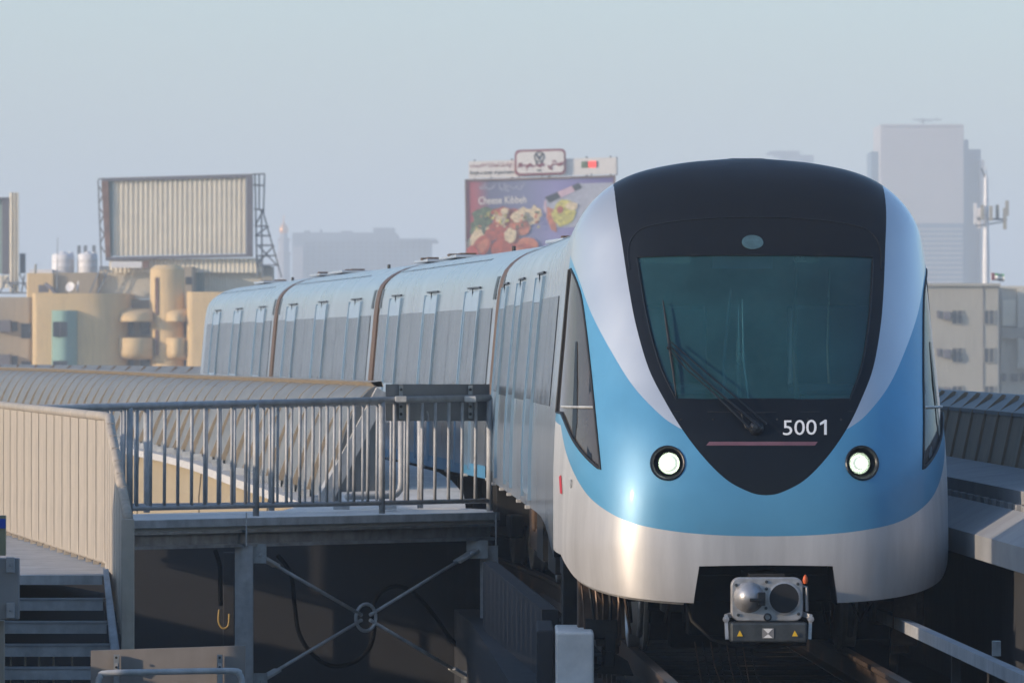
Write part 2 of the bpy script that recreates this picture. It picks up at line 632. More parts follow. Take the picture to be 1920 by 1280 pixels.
# ------------------------------------------------------------------ THE TRAIN
U = Vector((-.0318, 1, 0)).normalized()      # from the nose towards the tail, first car
RT = Vector((U.y, -U.x, 0))
SEAM = Vector((1.663, 48.0, 0))
YB = 2.0
SN = 2.7
ROWS = np.array([  # z, half width, front depth
    (.25, 1.28, .12), (.45, 1.345, .05), (.70, 1.368, .012), (1.0, 1.372, .01), (1.3, 1.370, .045), (1.6, 1.358, .14),
    (1.9, 1.335, .32), (2.2, 1.308, .52), (2.5, 1.282, .74), (2.8, 1.248, .98), (3.0, 1.205, 1.15), (3.165, 1.105, 1.32),
    (3.30, .95, 1.50), (3.39, .75, 1.67), (3.45, .46, 1.83), (3.478, .16, 1.94), (3.482, .02, 1.99)])
NR = len(ROWS)


def rowat(v):
    v = np.clip(np.asarray(v, float), 0, NR - 1 - 1e-6)
    i = v.astype(int)
    t = (v - i)[..., None]
    p0 = ROWS[np.clip(i - 1, 0, NR - 1)]; p1 = ROWS[i]; p2 = ROWS[np.clip(i + 1, 0, NR - 1)]; p3 = ROWS[np.clip(i + 2, 0, NR - 1)]
    return .5 * (2 * p1 + (p2 - p0) * t + (2 * p0 - 5 * p1 + 4 * p2 - p3) * t * t + (3 * p1 - p0 - 3 * p2 + p3) * t ** 3)


def surf(th, v):
    """nose surface, local (right, back, up); th in degrees from the centre line, negative on the left"""
    th = np.radians(np.asarray(th, float))
    row = rowat(v)
    s, c = np.abs(np.sin(th)), np.abs(np.cos(th))
    z, W, Fd = row[..., 0], row[..., 1], row[..., 2]
    sn = np.interp(z, [.8, 1.9, 3.0], [3.5, 2.8, 2.5])
    r = (s ** sn + c ** sn) ** (-1 / sn)
    return np.stack([W * r * np.sin(th), YB - (YB - Fd) * r * np.cos(th), z], -1)


def normal(th, v):
    e = .05
    a = surf(np.asarray(th) + e, v) - surf(np.asarray(th) - e, v)
    b = surf(th, np.asarray(v) + e) - surf(th, np.asarray(v) - e)
    n = np.cross(a, b)
    return n / np.maximum(np.linalg.norm(n, axis=-1, keepdims=True), 1e-9)


_r, _u, _s = np.array(RT), np.array(U), np.array(SEAM)


def car2world(p):
    p = np.asarray(p, float)
    return _s + p[..., 0:1] * _r + (p[..., 1:2] - YB) * _u + p[..., 2:3] * np.array([0, 0, 1])


def proj(w):
    return np.stack([960 + F * w[..., 0] / w[..., 1], 650 + F * (EYE - w[..., 2]) / w[..., 1]], -1)


_tg, _vg = np.meshgrid(np.linspace(-90, 90, 241), np.linspace(0, NR - 1, 321), indexing='ij')
_pg = proj(car2world(surf(_tg, _vg)))


def trace(pts):
    """where the sight lines through photograph pixels meet the nose: (theta, v)"""
    out = []
    for px, py in pts:
        q = np.array([px, py])
        k = np.argmin(((_pg - q) ** 2).sum(-1))
        t, v = _tg.flat[k], _vg.flat[k]
        for _ in range(4):
            f0 = proj(car2world(surf(t, v)))
            e = .02
            J = np.stack([(proj(car2world(surf(t + e, v))) - f0) / e, (proj(car2world(surf(t, v + e))) - f0) / e], -1)
            try:
                st = np.linalg.solve(J, q - f0)
            except np.linalg.LinAlgError:
                break
            if abs(st[0]) > 6 or abs(st[1]) > .6:
                break
            t, v = float(np.clip(t + st[0], -90, 90)), float(np.clip(v + st[1], 0, NR - 1))
        out.append((t, v))
    return out


def smooth_curve(pts, n=6):
    pts = [np.array(p, float) for p in pts]
    out = []
    for i in range(len(pts) - 1):
        p0 = pts[max(i - 1, 0)]; p1 = pts[i]; p2 = pts[i + 1]; p3 = pts[min(i + 2, len(pts) - 1)]
        for k in range(n):
            t = k / n
            out.append(.5 * (2 * p1 + (p2 - p0) * t + (2 * p0 - 5 * p1 + 4 * p2 - p3) * t * t + (3 * p1 - p0 - 3 * p2 + p3) * t ** 3))
    out.append(pts[-1])
    return [tuple(p) for p in out]


mir = lambda pts: [(-t, v) for t, v in pts][::-1]
VT = NR - 1.0
blackL = trace(smooth_curve([(1432, 928), (1408, 923), (1365, 901), (1322, 860), (1280, 806), (1245, 748), (1216, 690), (1193, 612), (1179, 540), (1166, 455), (1157, 400), (1151, 345)]))
blackL[0] = (0.0, blackL[0][1])
vS = float(blackL[-1][1])
blackL += [(-90, max(vS, 11.9))]
BLACK = blackL + [(-90, VT), (90, VT)] + mir(blackL)
WSL = trace(smooth_curve([(1268, 748), (1240, 690), (1219, 620), (1205, 550), (1194, 481)], 5))
wsTop = trace([(1300, 478), (1414, 477)])
wsBot = trace([(1414, 748)])
WIND = WSL + [wsTop[0], (0.0, wsTop[1][1])] + mir(WSL + [wsTop[0]]) + [(0.0, wsBot[0][1])]
swoosh = trace(smooth_curve([(1272, 801), (1240, 779), (1190, 727), (1150, 665), (1110, 590), (1086, 525), (1069, 478)]))
swoosh = [trace([(1300, 815)])[0]] + swoosh
swoosh[-1] = (-90, swoosh[-1][1])
vW = swoosh[-1][1]
SILV = swoosh + [(-90, VT), (90, VT)] + mir(swoosh)
bump_edge = trace(smooth_curve([(1440, 1005), (1350, 1003), (1260, 995), (1180, 978), (1120, 945), (1086, 905), (1062, 850), (1050, 790)]))
bump_edge[0] = (0.0, bump_edge[0][1])
bump_edge[-1] = (-90, bump_edge[-1][1])
BUMP = bump_edge + [(-90, -1), (90, -1)] + mir(bump_edge)
bottom = trace(smooth_curve([(1437, 1131), (1300, 1130), (1200, 1122), (1130, 1108), (1085, 1088), (1062, 1060), (1050, 1036)]))
bottom[0] = (0.0, bottom[0][1])
bottom[-1] = (-90, bottom[-1][1])
BOT = bottom + [(-90, -1), (90, -1)] + mir(bottom)
cutL = trace([(1300, 1134), (1311, 1061), (1360, 1060)])
ct0 = (0.0, trace([(1436, 1059)])[0][1])
CUT = [(cutL[0][0], -1)] + cutL + [ct0] + mir(cutL) + [(-cutL[0][0], -1)]
sidew = trace(smooth_curve([(1071, 505), (1082, 530), (1092, 567), (1104, 662), (1114, 760), (1126, 880)], 5) + smooth_curve([(1126, 880), (1100, 857), (1074, 823), (1052, 774)], 4)[1:])
sidew = [(min(t, 0), v) for t, v in sidew]
vb, vt_ = sidew[-1][1], sidew[0][1]
sidew = [(t if -88 < t else -88.0, v) for t, v in sidew]
SWL = sidew + [(-88.0, vb), (-88.0, vt_)]
SWR = [(-t, v) for t, v in SWL]


def circ(px, py, r, n=28):
    return trace([(px + r * math.cos(2 * math.pi * k / n), py + r * math.sin(2 * math.pi * k / n)) for k in range(n)])


HL = circ(1252, 868, 31)
HR = [(-t, v) for t, v in HL]
CAMP = circ(1411, 455, 1)
_c = np.array(trace([(1411, 455)])[0])
TS = 1 / 11.0  # theta scale in the flattened layout


def pip(x, y, poly):
    poly = np.asarray(poly)
    ins = np.zeros(x.shape, bool)
    n = len(poly)
    for i in range(n):
        x1, y1 = poly[i]; x2, y2 = poly[(i + 1) % n]
        if y1 == y2:
            continue
        c = ((y1 > y) != (y2 > y)) & (x < (x2 - x1) * (y - y1) / (y2 - y1) + x1)
        ins ^= c
    return ins


verts2, edges2 = [], []


def addline(pts, close):
    pts = [(t * TS, v) for t, v in pts]
    seq = pts + ([pts[0]] if close else [])
    start = None
    prev = None
    for a, b in zip(seq[:-1], seq[1:]):
        L = math.hypot(a[0] - b[0], a[1] - b[1])
        n = max(1, int(L / .12))
        for k in range(n):
            q = (a[0] + (b[0] - a[0]) * k / n, a[1] + (b[1] - a[1]) * k / n)
            verts2.append(Vector(q))
            i = len(verts2) - 1
            if prev is not None: edges2.append((prev, i))
            if start is None: start = i
            prev = i
    if close:
        edges2.append((prev, start))
    else:
        verts2.append(Vector(seq[-1]))
        edges2.append((prev, len(verts2) - 1))


clampv = lambda poly: [(t, min(max(v, 0.0), VT)) for t, v in poly]
addline([(-90, 0), (90, 0), (90, VT), (-90, VT)], True)
for pl in (blackL, mir(blackL), swoosh, mir(swoosh), bump_edge, mir(bump_edge), bottom, mir(bottom)):
    addline(pl, False)
for pl in (WIND, SWL, SWR, HL, HR):
    addline(pl, True)
addline(clampv(CUT), False)
for i in range(1, 72):
    for j in range(1, int(VT / .2)):
        verts2.append(Vector(((-90 + i * 2.5) * TS, j * .2 + (.1 if i % 2 else 0))))
ov, oe, of, *_ = delaunay_2d_cdt(verts2, edges2, [], 0, 1e-5)
V2 = np.array([tuple(v) for v in ov])
T2 = np.array([tuple(f) for f in of if len(f) == 3])
cx_, cy_ = V2[T2].mean(1).T
cx_ = cx_ / TS
reg = np.full(len(T2), 'front_cowl', dtype=object)
inS = pip(cx_, cy_, SILV)
reg[inS & (cx_ < 0)] = 'silver_left'
reg[inS & (cx_ >= 0)] = 'silver_right'
reg[pip(cx_, cy_, BUMP)] = 'bumper'
reg[pip(cx_, cy_, BLACK)] = 'windshield_surround'
reg[pip(cx_, cy_, WIND)] = 'windshield'
reg[pip(cx_, cy_, SWL)] = 'window_left'
reg[pip(cx_, cy_, SWR)] = 'window_right'
reg[pip(cx_, cy_, BOT) | pip(cx_, cy_, CUT) | pip(cx_, cy_, HL) | pip(cx_, cy_, HR)] = 'none'
area = np.abs(np.cross(V2[T2[:, 1]] - V2[T2[:, 0]], V2[T2[:, 2]] - V2[T2[:, 0]]))
reg[area < 1e-9] = 'none'
TH, VV = V2[:, 0] / TS, V2[:, 1]
NP = car2world(surf(TH, VV))
NN = normal(TH, np.clip(VV, .06, VT - .06))
NN = NN[:, 0:1] * _r + NN[:, 1:2] * _u + NN[:, 2:3] * np.array([0, 0, 1])

train_loc = Vector(car2world(np.array([0, 0, 0])))
train = thing('metro_train', train_loc, 'light blue and silver driverless metro train with lit headlights numbered 5001', 'train')


def nose_part(name, region, m, inset=0.0, parent=train, **kw):
    tri = T2[reg == region]
    used = np.unique(tri)
    remap = -np.ones(len(V2), int)
    remap[used] = np.arange(len(used))
    n = NN[used].copy()
    co = NP[used] - n * inset - np.array(rootloc(parent))
    me = bpy.data.meshes.new(name)
    t = remap[tri]
    # outward orientation
    a = co[t[:, 1]] - co[t[:, 0]]; b = co[t[:, 2]] - co[t[:, 0]]
    fn = np.cross(a, b)
    flip = (fn * n[t[:, 0]]).sum(1) < 0
    t[flip] = t[flip][:, ::-1]
    me.from_pydata([tuple(p) for p in co], [], [tuple(int(i) for i in f) for f in t])
    me.materials.append(M(m))
    me.polygons.foreach_set('use_smooth', [True] * len(me.polygons))
    me.normals_split_custom_set_from_vertices([tuple(q) for q in n])
    o = bpy.data.objects.new(name, me)
    sc.collection.objects.link(o)
    o.parent = parent
    return tag(o, **kw)


def on_nose(px, py, off=0.0):
    t, v = trace([(px, py)])[0]
    p = car2world(surf(t, v)); n = normal(t, v)
    n = n[0] * _r + n[1] * _u + n[2] * np.array([0, 0, 1])
    return Vector(p + n * off)


def tv_pt(t, v, off=0.0):
    p = car2world(surf(t, v)); n = normal(t, min(max(v, .06), VT - .06))
    n = n[0] * _r + n[1] * _u + n[2] * np.array([0, 0, 1])
    return Vector(p + n * off)


cowl = nose_part('front_cowl', 'front_cowl', 'blue_paint')
nose_part('side_swoosh', 'silver_left', 'silver_paint', parent=train)
nose_part('side_swoosh', 'silver_right', 'silver_paint', parent=train)
bumper = nose_part('bumper', 'bumper', 'bumper_metal')
mask = nose_part('windshield_surround', 'windshield_surround', 'black_gloss')
ws = nose_part('windshield', 'windshield', 'windshield_glass', .012)
for nm in ('window_left', 'window_right'):
    sw = nose_part('cab_side_window', nm, 'side_glass', .01)
    sgn = -1 if nm == 'window_left' else 1
    pl = [(sgn * -t, v) for t, v in SWL]
    MB().tube([tv_pt(t, v, -.002) for t, v in pl], .012, 6, True).build('window_seal', 'black_rubber', sw)
    q0, q1 = trace([(1053, 762)])[0], trace([(1113, 763)])[0]
    MB().tube([tv_pt(sgn * -(q0[0] + (q1[0] - q0[0]) * k / 4), q0[1] + (q1[1] - q0[1]) * k / 4, .0) for k in range(5)], .009, 6).build('window_bar', 'galvanised_light', sw)
    for poly in ([(1077, 640), (1080, 640), (1080, 790), (1075, 842), (1071, 800)], [(1104, 700), (1109, 700), (1108, 862), (1099, 852)]):
        MB().add([tv_pt(sgn * -t, v, -.006) for t, v in trace(poly)], [tuple(range(len(poly)))]).build('window_divider', 'black_gloss', sw)
    # curtain-like bulkhead edges inside the side window
    for f_, w_ in ((.35, .05), (.6, .035)):
        a = tv_pt(sgn * -(q0[0] + (q1[0] - q0[0]) * f_), 9.0, -.10); b = tv_pt(sgn * -(q0[0] + (q1[0] - q0[0]) * f_), 4.5, -.12)
        MB().beam(a, b, w_, .03).build('inner_pillar', 'interior_grey', sw)
MB().tube([tv_pt(t, v, -.004) for t, v in WIND], .008, 6, True).build('windshield_seal', 'black_gloss', ws)
brow = trace(smooth_curve([(1181, 505), (1178, 475), (1183, 450), (1205, 428), (1260, 416), (1340, 409), (1412, 407)], 5))
brow = brow + mir(brow)[1:]
MB().tube([tv_pt(t, v, .001) for t, v in brow], .006, 5).build('brow_moulding', 'black_trim', mask)
# seam between blue/silver fields: fine shut line at the lower edge of the mask panel
seam = trace([(1262, 771), (1340, 772), (1414, 773)])
seam = seam + mir(seam)[1:]
MB().tube([tv_pt(t, v, 0) for t, v in seam], .004, 5).build('panel_seam', 'black_rubber', mask)
for px in (1277, 1337, 1457, 1515, 1577):
    MB().lathe([(.008, 0), (.008, .004), (0, .005)], on_nose(px, 786, 0), -U, 8).build('bolt', 'black_rubber', mask)
# oval lens above the windshield
lens_c = on_nose(1411, 455, .003)
nrm = (on_nose(1411, 455, 1) - on_nose(1411, 455, 0)).normalized()
ri = RT
up = nrm.cross(ri).normalized()
ring = [lens_c + ri * .075 * math.cos(w) + up * .064 * math.sin(w) for w in np.linspace(0, 2 * math.pi, 28, endpoint=False)]
MB().prism(ring, nrm * .004).build('oval_lens', mat('lens_teal', (0.06, 0.12, 0.14), 0.35, 0.0, 0.3, 20), mask)
# red reflective strip
st = trace([(1330, 828), (1533, 828), (1528, 835), (1324, 835)])
sm = MB().loft([[tv_pt(*[st[0][i] + (st[1][i] - st[0][i]) * k / 10 for i in (0, 1)], .004) for k in range(11)],
                [tv_pt(*[st[3][i] + (st[2][i] - st[3][i]) * k / 10 for i in (0, 1)], .004) for k in range(11)]])
sm.build('reflective_strip', 'mauve_strip', mask)
# fleet number
tv, tf = text_tris('500', .002)
m_ = MB()
m_.add([on_nose(1468 + a * 63, 816 - b * 28 - a * 1.2, .004) for a, b in tv], tf)
m_.add([on_nose(x, y, .004) for x, y in ((1545, 815), (1550, 815), (1550, 787), (1546, 787), (1537, 793), (1537.5, 797.5), (1545, 793.5))], [(0, 1, 2, 3, 6), (3, 4, 5, 6)])
m_.build('fleet_number', 'white_print', mask)
# headlights
for sgn in (1, -1):
    hp = [(sgn * t, v) for t, v in HL]
    rim = [tv_pt(t, v, .004) for t, v in hp]
    c = sum(rim, Vector()) / len(rim)
    ax = (-U + Vector((0, 0, .06)) + RT * (-.25 * sgn)).normalized()
    h = MB()
    h.cur = 0
    n = len(rim)
    rows = [rim, [c + (p - c) * .93 - ax * .0 for p in rim], [c + (p - c) * .90 - ax * .05 for p in rim], [c + (p - c) * .62 - ax * .09 for p in rim]]
    h.loft(rows, True)
    hl = h.build('headlight', 'black_trim', train, smooth=True)
    MB().lathe([(.074, .0), (.064, -.02), (.052, -.035), (.0, -.045)], c - ax * .055, ax, 24).build('reflector', 'reflector', hl, smooth=True)
    big = .060 if sgn == 1 else .048
    MB().lathe([(big, -.03), (big * .9, -.01), (big * .72, .0)], c - ax * .03, ax, 24).build('lamp_halo', 'lamp_glow', hl, smooth=True)
    core = .038 if sgn == 1 else .027
    MB().lathe([(core, -.02), (core * .8, .004), (0, .012)], c - ax * .028, ax, 20).build('lamp', 'lamp_core', hl, smooth=True)
    MB().tube(rim, .008, 6, True).build('bezel', 'black_trim', hl)
# small items low on the left flank
MB().add([on_nose(1049, 893, .004), on_nose(1053, 890, .004), on_nose(1055, 926, .004), on_nose(1051, 924, .004)], [(0, 1, 2, 3)]).build('red_sticker', 'red_print', bumper)
MB().lathe([(.03, 0), (.03, .006), (.018, .008)], on_nose(1071, 906, 0), -RT, 14).build('door_release', 'galvanised_light', bumper)
# thin underlip of the bumper (two halves) and jamb of the coupler opening
for sgn in (1, -1):
    lp = [(t, v) for t, v in smooth_curve(bottom[:], 1) if t < cutL[0][0] and t > -62]
    MB().tube([tv_pt(-t * (-sgn) if sgn == 1 else t, v, -.03) - Vector((0, 0, .012)) for t, v in lp], .014, 6).build('underlip', 'bumper_metal', bumper)
    jp = [tv_pt(sgn * t, v) for t, v in cutL[:2]]
    MB().add([jp[0], jp[1], jp[1] + U * .5, jp[0] + U * .5], [(0, 1, 2, 3)]).build('opening_jamb', 'black_trim', bumper)
tp = [tv_pt(t, v) for t, v in cutL[1:] + [ct0] + mir(cutL[1:])]
MB().loft([tp, [p + U * .5 for p in tp]]).build('opening_header', 'black_trim', bumper)
# wiper on the windshield
wsh = MB().tube([on_nose(1424, 806, .05), on_nose(1360, 755, .06), on_nose(1300, 700, .055), on_nose(1256, 652, .05)], [.011, .008, .007, .006], 6).build('wiper', 'black_trim', train)
MB().tube([on_nose(1436, 800, .05), on_nose(1375, 752, .075), on_nose(1310, 695, .07), on_nose(1262, 650, .06)], [.008, .006, .005, .005], 6).build('wiper_link', 'black_trim', wsh)
MB().tube([on_nose(1405, 808, .05), on_nose(1340, 745, .05), on_nose(1290, 700, .05), on_nose(1258, 662, .05)], [.007, .006, .005, .005], 6).build('wiper_link', 'black_trim', wsh)
MB().tube([on_nose(1245, 568, .03), on_nose(1250, 600, .035), on_nose(1258, 655, .035), on_nose(1264, 700, .03), on_nose(1269, 745, .022)], [.004, .008, .012, .009, .005], 6).build('wiper_blade', 'black_rubber', wsh)
MB().lathe([(.05, -.02), (.05, .03), (.03, .05), (0, .055)], on_nose(1418, 803, 0), -U, 16).build('wiper_pivot', 'black_trim', wsh)
MB().tube([on_nose(1390, 780, .03), on_nose(1398, 805, .03), on_nose(1420, 812, .03)], .006, 6).build('washer_hose', 'black_rubber', wsh)
MB().lathe([(.016, -.01), (.016, .03), (0, .034)], on_nose(1256, 656, .03), -U, 10).build('wiper_hinge', 'black_trim', wsh)


def cw(x, y, z):
    return Vector(car2world(np.array([x, y, z], float)))


def crot(yaw=0):
    return Matrix((RT, U, Vector((0, 0, 1)))).transposed()


CR = crot()
# cab interior behind the glass
inter = MB().box(cw(0, 2.0, 1.62), (2.4, 2.2, .06), CR)
inter.box(cw(0, 1.2, 1.68), (1.7, .5, .10), CR).box(cw(.55, 1.3, 1.76), (.4, .3, .1), CR)
inr = inter.build('cab_floor', 'interior_grey', train)
MB().box(cw(0, 3.4, 2.25), (2.3, .04, 1.5), CR).build('cab_bulkhead', 'interior_grey', inr)
for x, y, top, r_ in ((-.22, 1.15, 2.55, .012), (-.03, 1.15, 2.48, .010), (.36, 2.0, 2.78, .018), (-.75, 2.1, 2.78, .010), (.62, 2.3, 2.7, .01)):
    a = cw(x, y, 1.62); b = cw(x + (.06 if x == -.22 else (-.05 if x == -.03 else 0)), y + .1, top)
    MB().tube([a, a.lerp(b, .5) + RT * (-.02), b], [r_, r_, r_ * .6], 8).build('handrail', 'interior_pole' if r_ < .011 else 'interior_grey', inr)
MB().lathe([(.0, 0), (.018, .02), (.022, .5), (.0, .85)], cw(-.12, 1.02, 1.65), (0, 0, 1), 12).build('grab_pole', 'interior_pole', inr, smooth=True)
for x in (-.8, -.45, .55, .9):
    s_ = MB().box(cw(x, 2.5, 1.85), (.42, .45, .08), CR).box(cw(x, 2.75, 2.15), (.42, .08, .6), CR)
    s_.build('seat', 'interior_seat', inr, bevel=.03)
MB().box(cw(-.08, 1.25, 2.745), (.42, .05, .10), CR).build('destination_box', 'interior_sign', inr)
MB().box(cw(-.6, 1.4, 2.76), (.32, .2, .05), CR).build('ceiling_lamp', 'interior_pole', inr)
MB().box(cw(.38, 1.5, 2.76), (.16, .2, .04), CR).build('ceiling_lamp', 'interior_pole', inr)
ceil_ = MB().box(cw(0, 2.6, 2.86), (1.8, 1.7, .04), CR).build('cab_ceiling', 'interior_grey', inr)

# car bodies
CARS = [((1.663, 48.0), (1.154, 64.0)), ((1.154, 64.0), (-.322, 79.6)), ((-.322, 79.6), (-2.05, 95.2)), ((-2.05, 95.2), (-3.74, 110.8))]
ZS = [.9, 1.15, 1.45, 1.76, 2.0, 2.25, 2.52, 2.72, 2.9, 3.02, 3.12, 3.2, 3.27, 3.33, 3.385, 3.43, 3.46, 3.478, 3.485]
WZ = lambda z: float(np.interp(z, ROWS[:, 0], ROWS[:, 1]))
_fz = np.linspace(.25, 3.482, 400)
_vv = np.linspace(0, NR - 1, 2000)
_rr = rowat(_vv)
def Wz(z):
    return float(np.interp(z, _rr[:, 0], _rr[:, 1]))


def low(z, k=1.0):
    # the cars' roof sits lower than the crown of the cab
    return z - k * max(0.0, z - 2.62) * .36


def Wb(z):
    return Wz(2.62 + (z - 2.62) / .64) if z > 2.62 else Wz(z)


def section(zb, add=0.0, scale=1.0, k=1.0):
    L = []
    for i, z in enumerate(ZS):
        zz = zb if i == 0 else max(z, zb + .01 * i)
        w = max(Wz(min(zz, 3.481)), .0) * scale + add
        L.append((-w, low(zz, k)))
    return L + [(-x, z) for x, z in L[::-1]]


for ci, (A, B) in enumerate(CARS):
    A = Vector((*A, 0)); B = Vector((*B, 0))
    u = (B - A).normalized()
    r = Vector((u.y, -u.x, 0))
    L = (B - A).length
    g0 = .012 if ci == 0 else .34
    g1 = .50 if ci < 3 else .0

    def W3(x, y, z):
        return A + r * x + u * y + Vector((0, 0, z))
    Rm = Matrix((r, u, Vector((0, 0, 1)))).transposed()
    ys = [g0] + ([.5, 1.0, 1.6, 2.4, 3.4, 4.6] if ci == 0 else []) + list(np.linspace(6, L - .8, 5)) + [L - g1]
    rows = []
    for y in ys:
        zb = .9
        if ci == 0:
            zb = float(np.interp(y, [0, .5, 1.0, 1.6, 2.4, 3.4, 4.6], [.66, .72, .79, .85, .89, .9, .9]))
        kk = 1.0 if ci else min(1.0, y / 2.6) ** 2 * (3 - 2 * min(1.0, y / 2.6))
        rows.append([W3(x, y, z) for x, z in section(zb, k=kk)])
    if ci == 3:  # rounded tail end
        for k, (yy, s_) in enumerate(((L + .5, .985), (L + 1.1, .93), (L + 1.6, .80), (L + 1.9, .55))):
            rows.append([W3(x * s_, yy, (z - 2.1) * (s_ * .6 + .4) + 2.1) for x, z in section(.9)])
    mb = MB().loft(rows, True)
    n = len(rows[0])
    mb.f.append(tuple((len(rows) - 1) * n + k for k in range(n))); mb.m.append(0)
    if ci > 0:
        mb.f.append(tuple(range(n))); mb.m.append(0)
    body = mb.build('car_body', 'body_aluminium', train, auto=True)
    if ci > 0:  # end frame edge facing forward, and bellows
        e0 = [W3(x, g0 - .004, z) for x, z in section(.9)]
        e1 = [W3(x * .93, g0 - .132, (z - 2.1) * .95 + 2.1) for x, z in section(.9)]
        e2 = [W3(x, g0 - .05, z) for x, z in section(.9, -.012)]
        e3 = [W3(x, g0 - .13, z) for x, z in section(.9, -.03)]
        MB().loft([e1, e3, e2, e0], True).build('end_frame', 'copper_edge', body)  # copper tint stands in for sun reflected off the car end edge
        rows = []
        for k in range(9):
            y = -.50 + .50 * k / 8
            s_ = .93 if k % 2 else .975
            rows.append([W3(x * s_, y, (z - 2.1) * (.97 if k % 2 else .99) + 2.09) for x, z in section(.95)])
        MB().loft(rows, True).build('bellows', 'black_rubber', train)
    dpos = [5.4, 10.0, 14.6 - .2] if ci == 0 else [L * .185, L * .50, L * .815]
    hw = .78
    for side in (-1, 1):
        def wall(y0, y1, z0, z1, off, nz=6):
            zs = np.linspace(z0, z1, nz)
            return [[W3(side * (Wb(z) + off), y, z) for z in zs] for y in (y0, y1)]

        def panel(y0, y1, z0, z1, off, mb, nz=6):
            ra = wall(y0, y1, z0, z1, off, nz)
            rb = wall(y0, y1, z0, z1, -.02, nz)
            mb.loft(ra)
            mb.loft([ra[0], rb[0]]); mb.loft([ra[1], rb[1]])
            mb.loft([[ra[0][0], rb[0][0]], [ra[1][0], rb[1][0]]]); mb.loft([[ra[0][-1], rb[0][-1]], [ra[1][-1], rb[1][-1]]])
            return mb
        # window panes between doors
        spans = []
        ed = [g0 + (1.2 if ci == 0 else .35)] + sum([[d - hw - .08, d + hw + .08] for d in dpos], []) + [L - .6]
        for k in range(0, len(ed), 2):
            a, b = ed[k], ed[k + 1]
            if b - a < .3: continue
            m_ = max(1, round((b - a) / 1.55))
            for q in range(m_):
                spans.append((a + (b - a) * q / m_ + .012, a + (b - a) * (q + 1) / m_ - .012))
        for a, b in spans:
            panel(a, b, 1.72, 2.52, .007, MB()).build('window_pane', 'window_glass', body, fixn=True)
        for d in dpos:
            for q in (-1, 1):
                m_ = MB()
                y0, y1 = (d - hw, d - .006) if q < 0 else (d + .006, d + hw)
                m_.cur = 0
                panel(y0, y1, 1.0, 1.74, .014, m_)
                panel(y0, y1, 2.50, 2.69, .014, m_)
                yy0, yy1 = (y0, y0 + .12) if q < 0 else (y1 - .12, y1)
                panel(yy0, yy1, 1.741, 2.499, .014, m_)
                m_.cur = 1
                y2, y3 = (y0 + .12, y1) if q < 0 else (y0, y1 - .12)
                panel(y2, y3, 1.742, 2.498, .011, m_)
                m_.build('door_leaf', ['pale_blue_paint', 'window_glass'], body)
            for yy in (d - hw - .05, d + hw + .01):
                fr = MB()
                panel(yy, yy + .04, .96, 2.70, .026, fr)
                fr.build('door_frame', 'pale_blue_paint', body)
            hd = MB()
            zt = 2.73
            p = W3(side * (Wb(zt) + .012), d, zt)
            hd.box(p, (.016, 1.35, .016), Rm)
            hd.box(W3(side * (Wb(2.64) + .008), d, 2.64), (.010, .03, .17), Rm)
            hd.build('door_header', 'black_trim', body)
            bk = MB()
            bk.box(W3(side * 1.385, d - .4, .90), (.035, .20, .025), Rm)
            bk.build('skirt_bracket', 'concrete_white', body)
            bk = MB()
            bk.box(W3(side * 1.385, d + 1.7, .90), (.035, .20, .025), Rm)
            bk.build('skirt_bracket', 'concrete_white', body)
        # dark grilles beside the gangways
        for yy in ([g0 + .12] if ci else []) + ([L - .68] if ci < 3 else []):
            gm = MB()
            panel(yy, yy + .26, 2.60, 2.82, .004, gm)
            gm.build('side_grille', 'black_trim', body)
        # rain strip on the roof shoulder
        MB().loft(wall(g0 + 3.2, L - g1 - .02, 3.02, 3.035, .010, 2)).build('rain_strip', 'body_aluminium', body)
    # roof equipment near the car ends
    for yy, ln in ([(1.4, 1.6)] if ci else []) + ([(L - 2.1, 2.2)] if ci < 3 else [(L - 3, 2.0)]):
        ru = MB()
        ru.box(W3(0, yy, 3.17), (1.25, ln, .035), Rm)
        ruo = ru.build('roof_unit', 'silver_paint', body, bevel=.01)
        for q in range(4):
            if random.random() < .8:
                MB().box(W3(-.55 + .25 * random.random(), yy - ln / 2 + ln * (q + .5) / 4, 3.195), (.18, .20, .03), Rm).build('roof_latch', 'rust_steel', body)
    # lifting eye
    MB().lathe([(.02, 0), (.02, .06), (0, .065)], W3(-.62, L * .35, 3.12), (0, 0, 1), 8).build('roof_eye', 'black_trim', body)
    # low blue skirt strip
    if ci:
        sk = MB()
        for side in (-1, 1):
            zs = (.9, .96, 1.02)
            sk.loft([[W3(side * (Wz(z) + .006), y, z) for z in zs] for y in (g0 + .05, L - g1 - .05)])
        sk.build('skirt_strip', 'blue_paint', body)
    # underframe boxes
    uf = MB()
    for q in range(5):
        yy = 2.6 + q * (L - 4.5) / 4.2
        uf.box(W3(random.uniform(-.1, .1), yy, .62), (2.2, random.uniform(1.2, 2.0), random.uniform(.35, .5)), Rm)
    uf.box(W3(0, L / 2, .86), (2.3, L - 1.2, .08), Rm)
    uf.build('underframe', 'under_black', train)
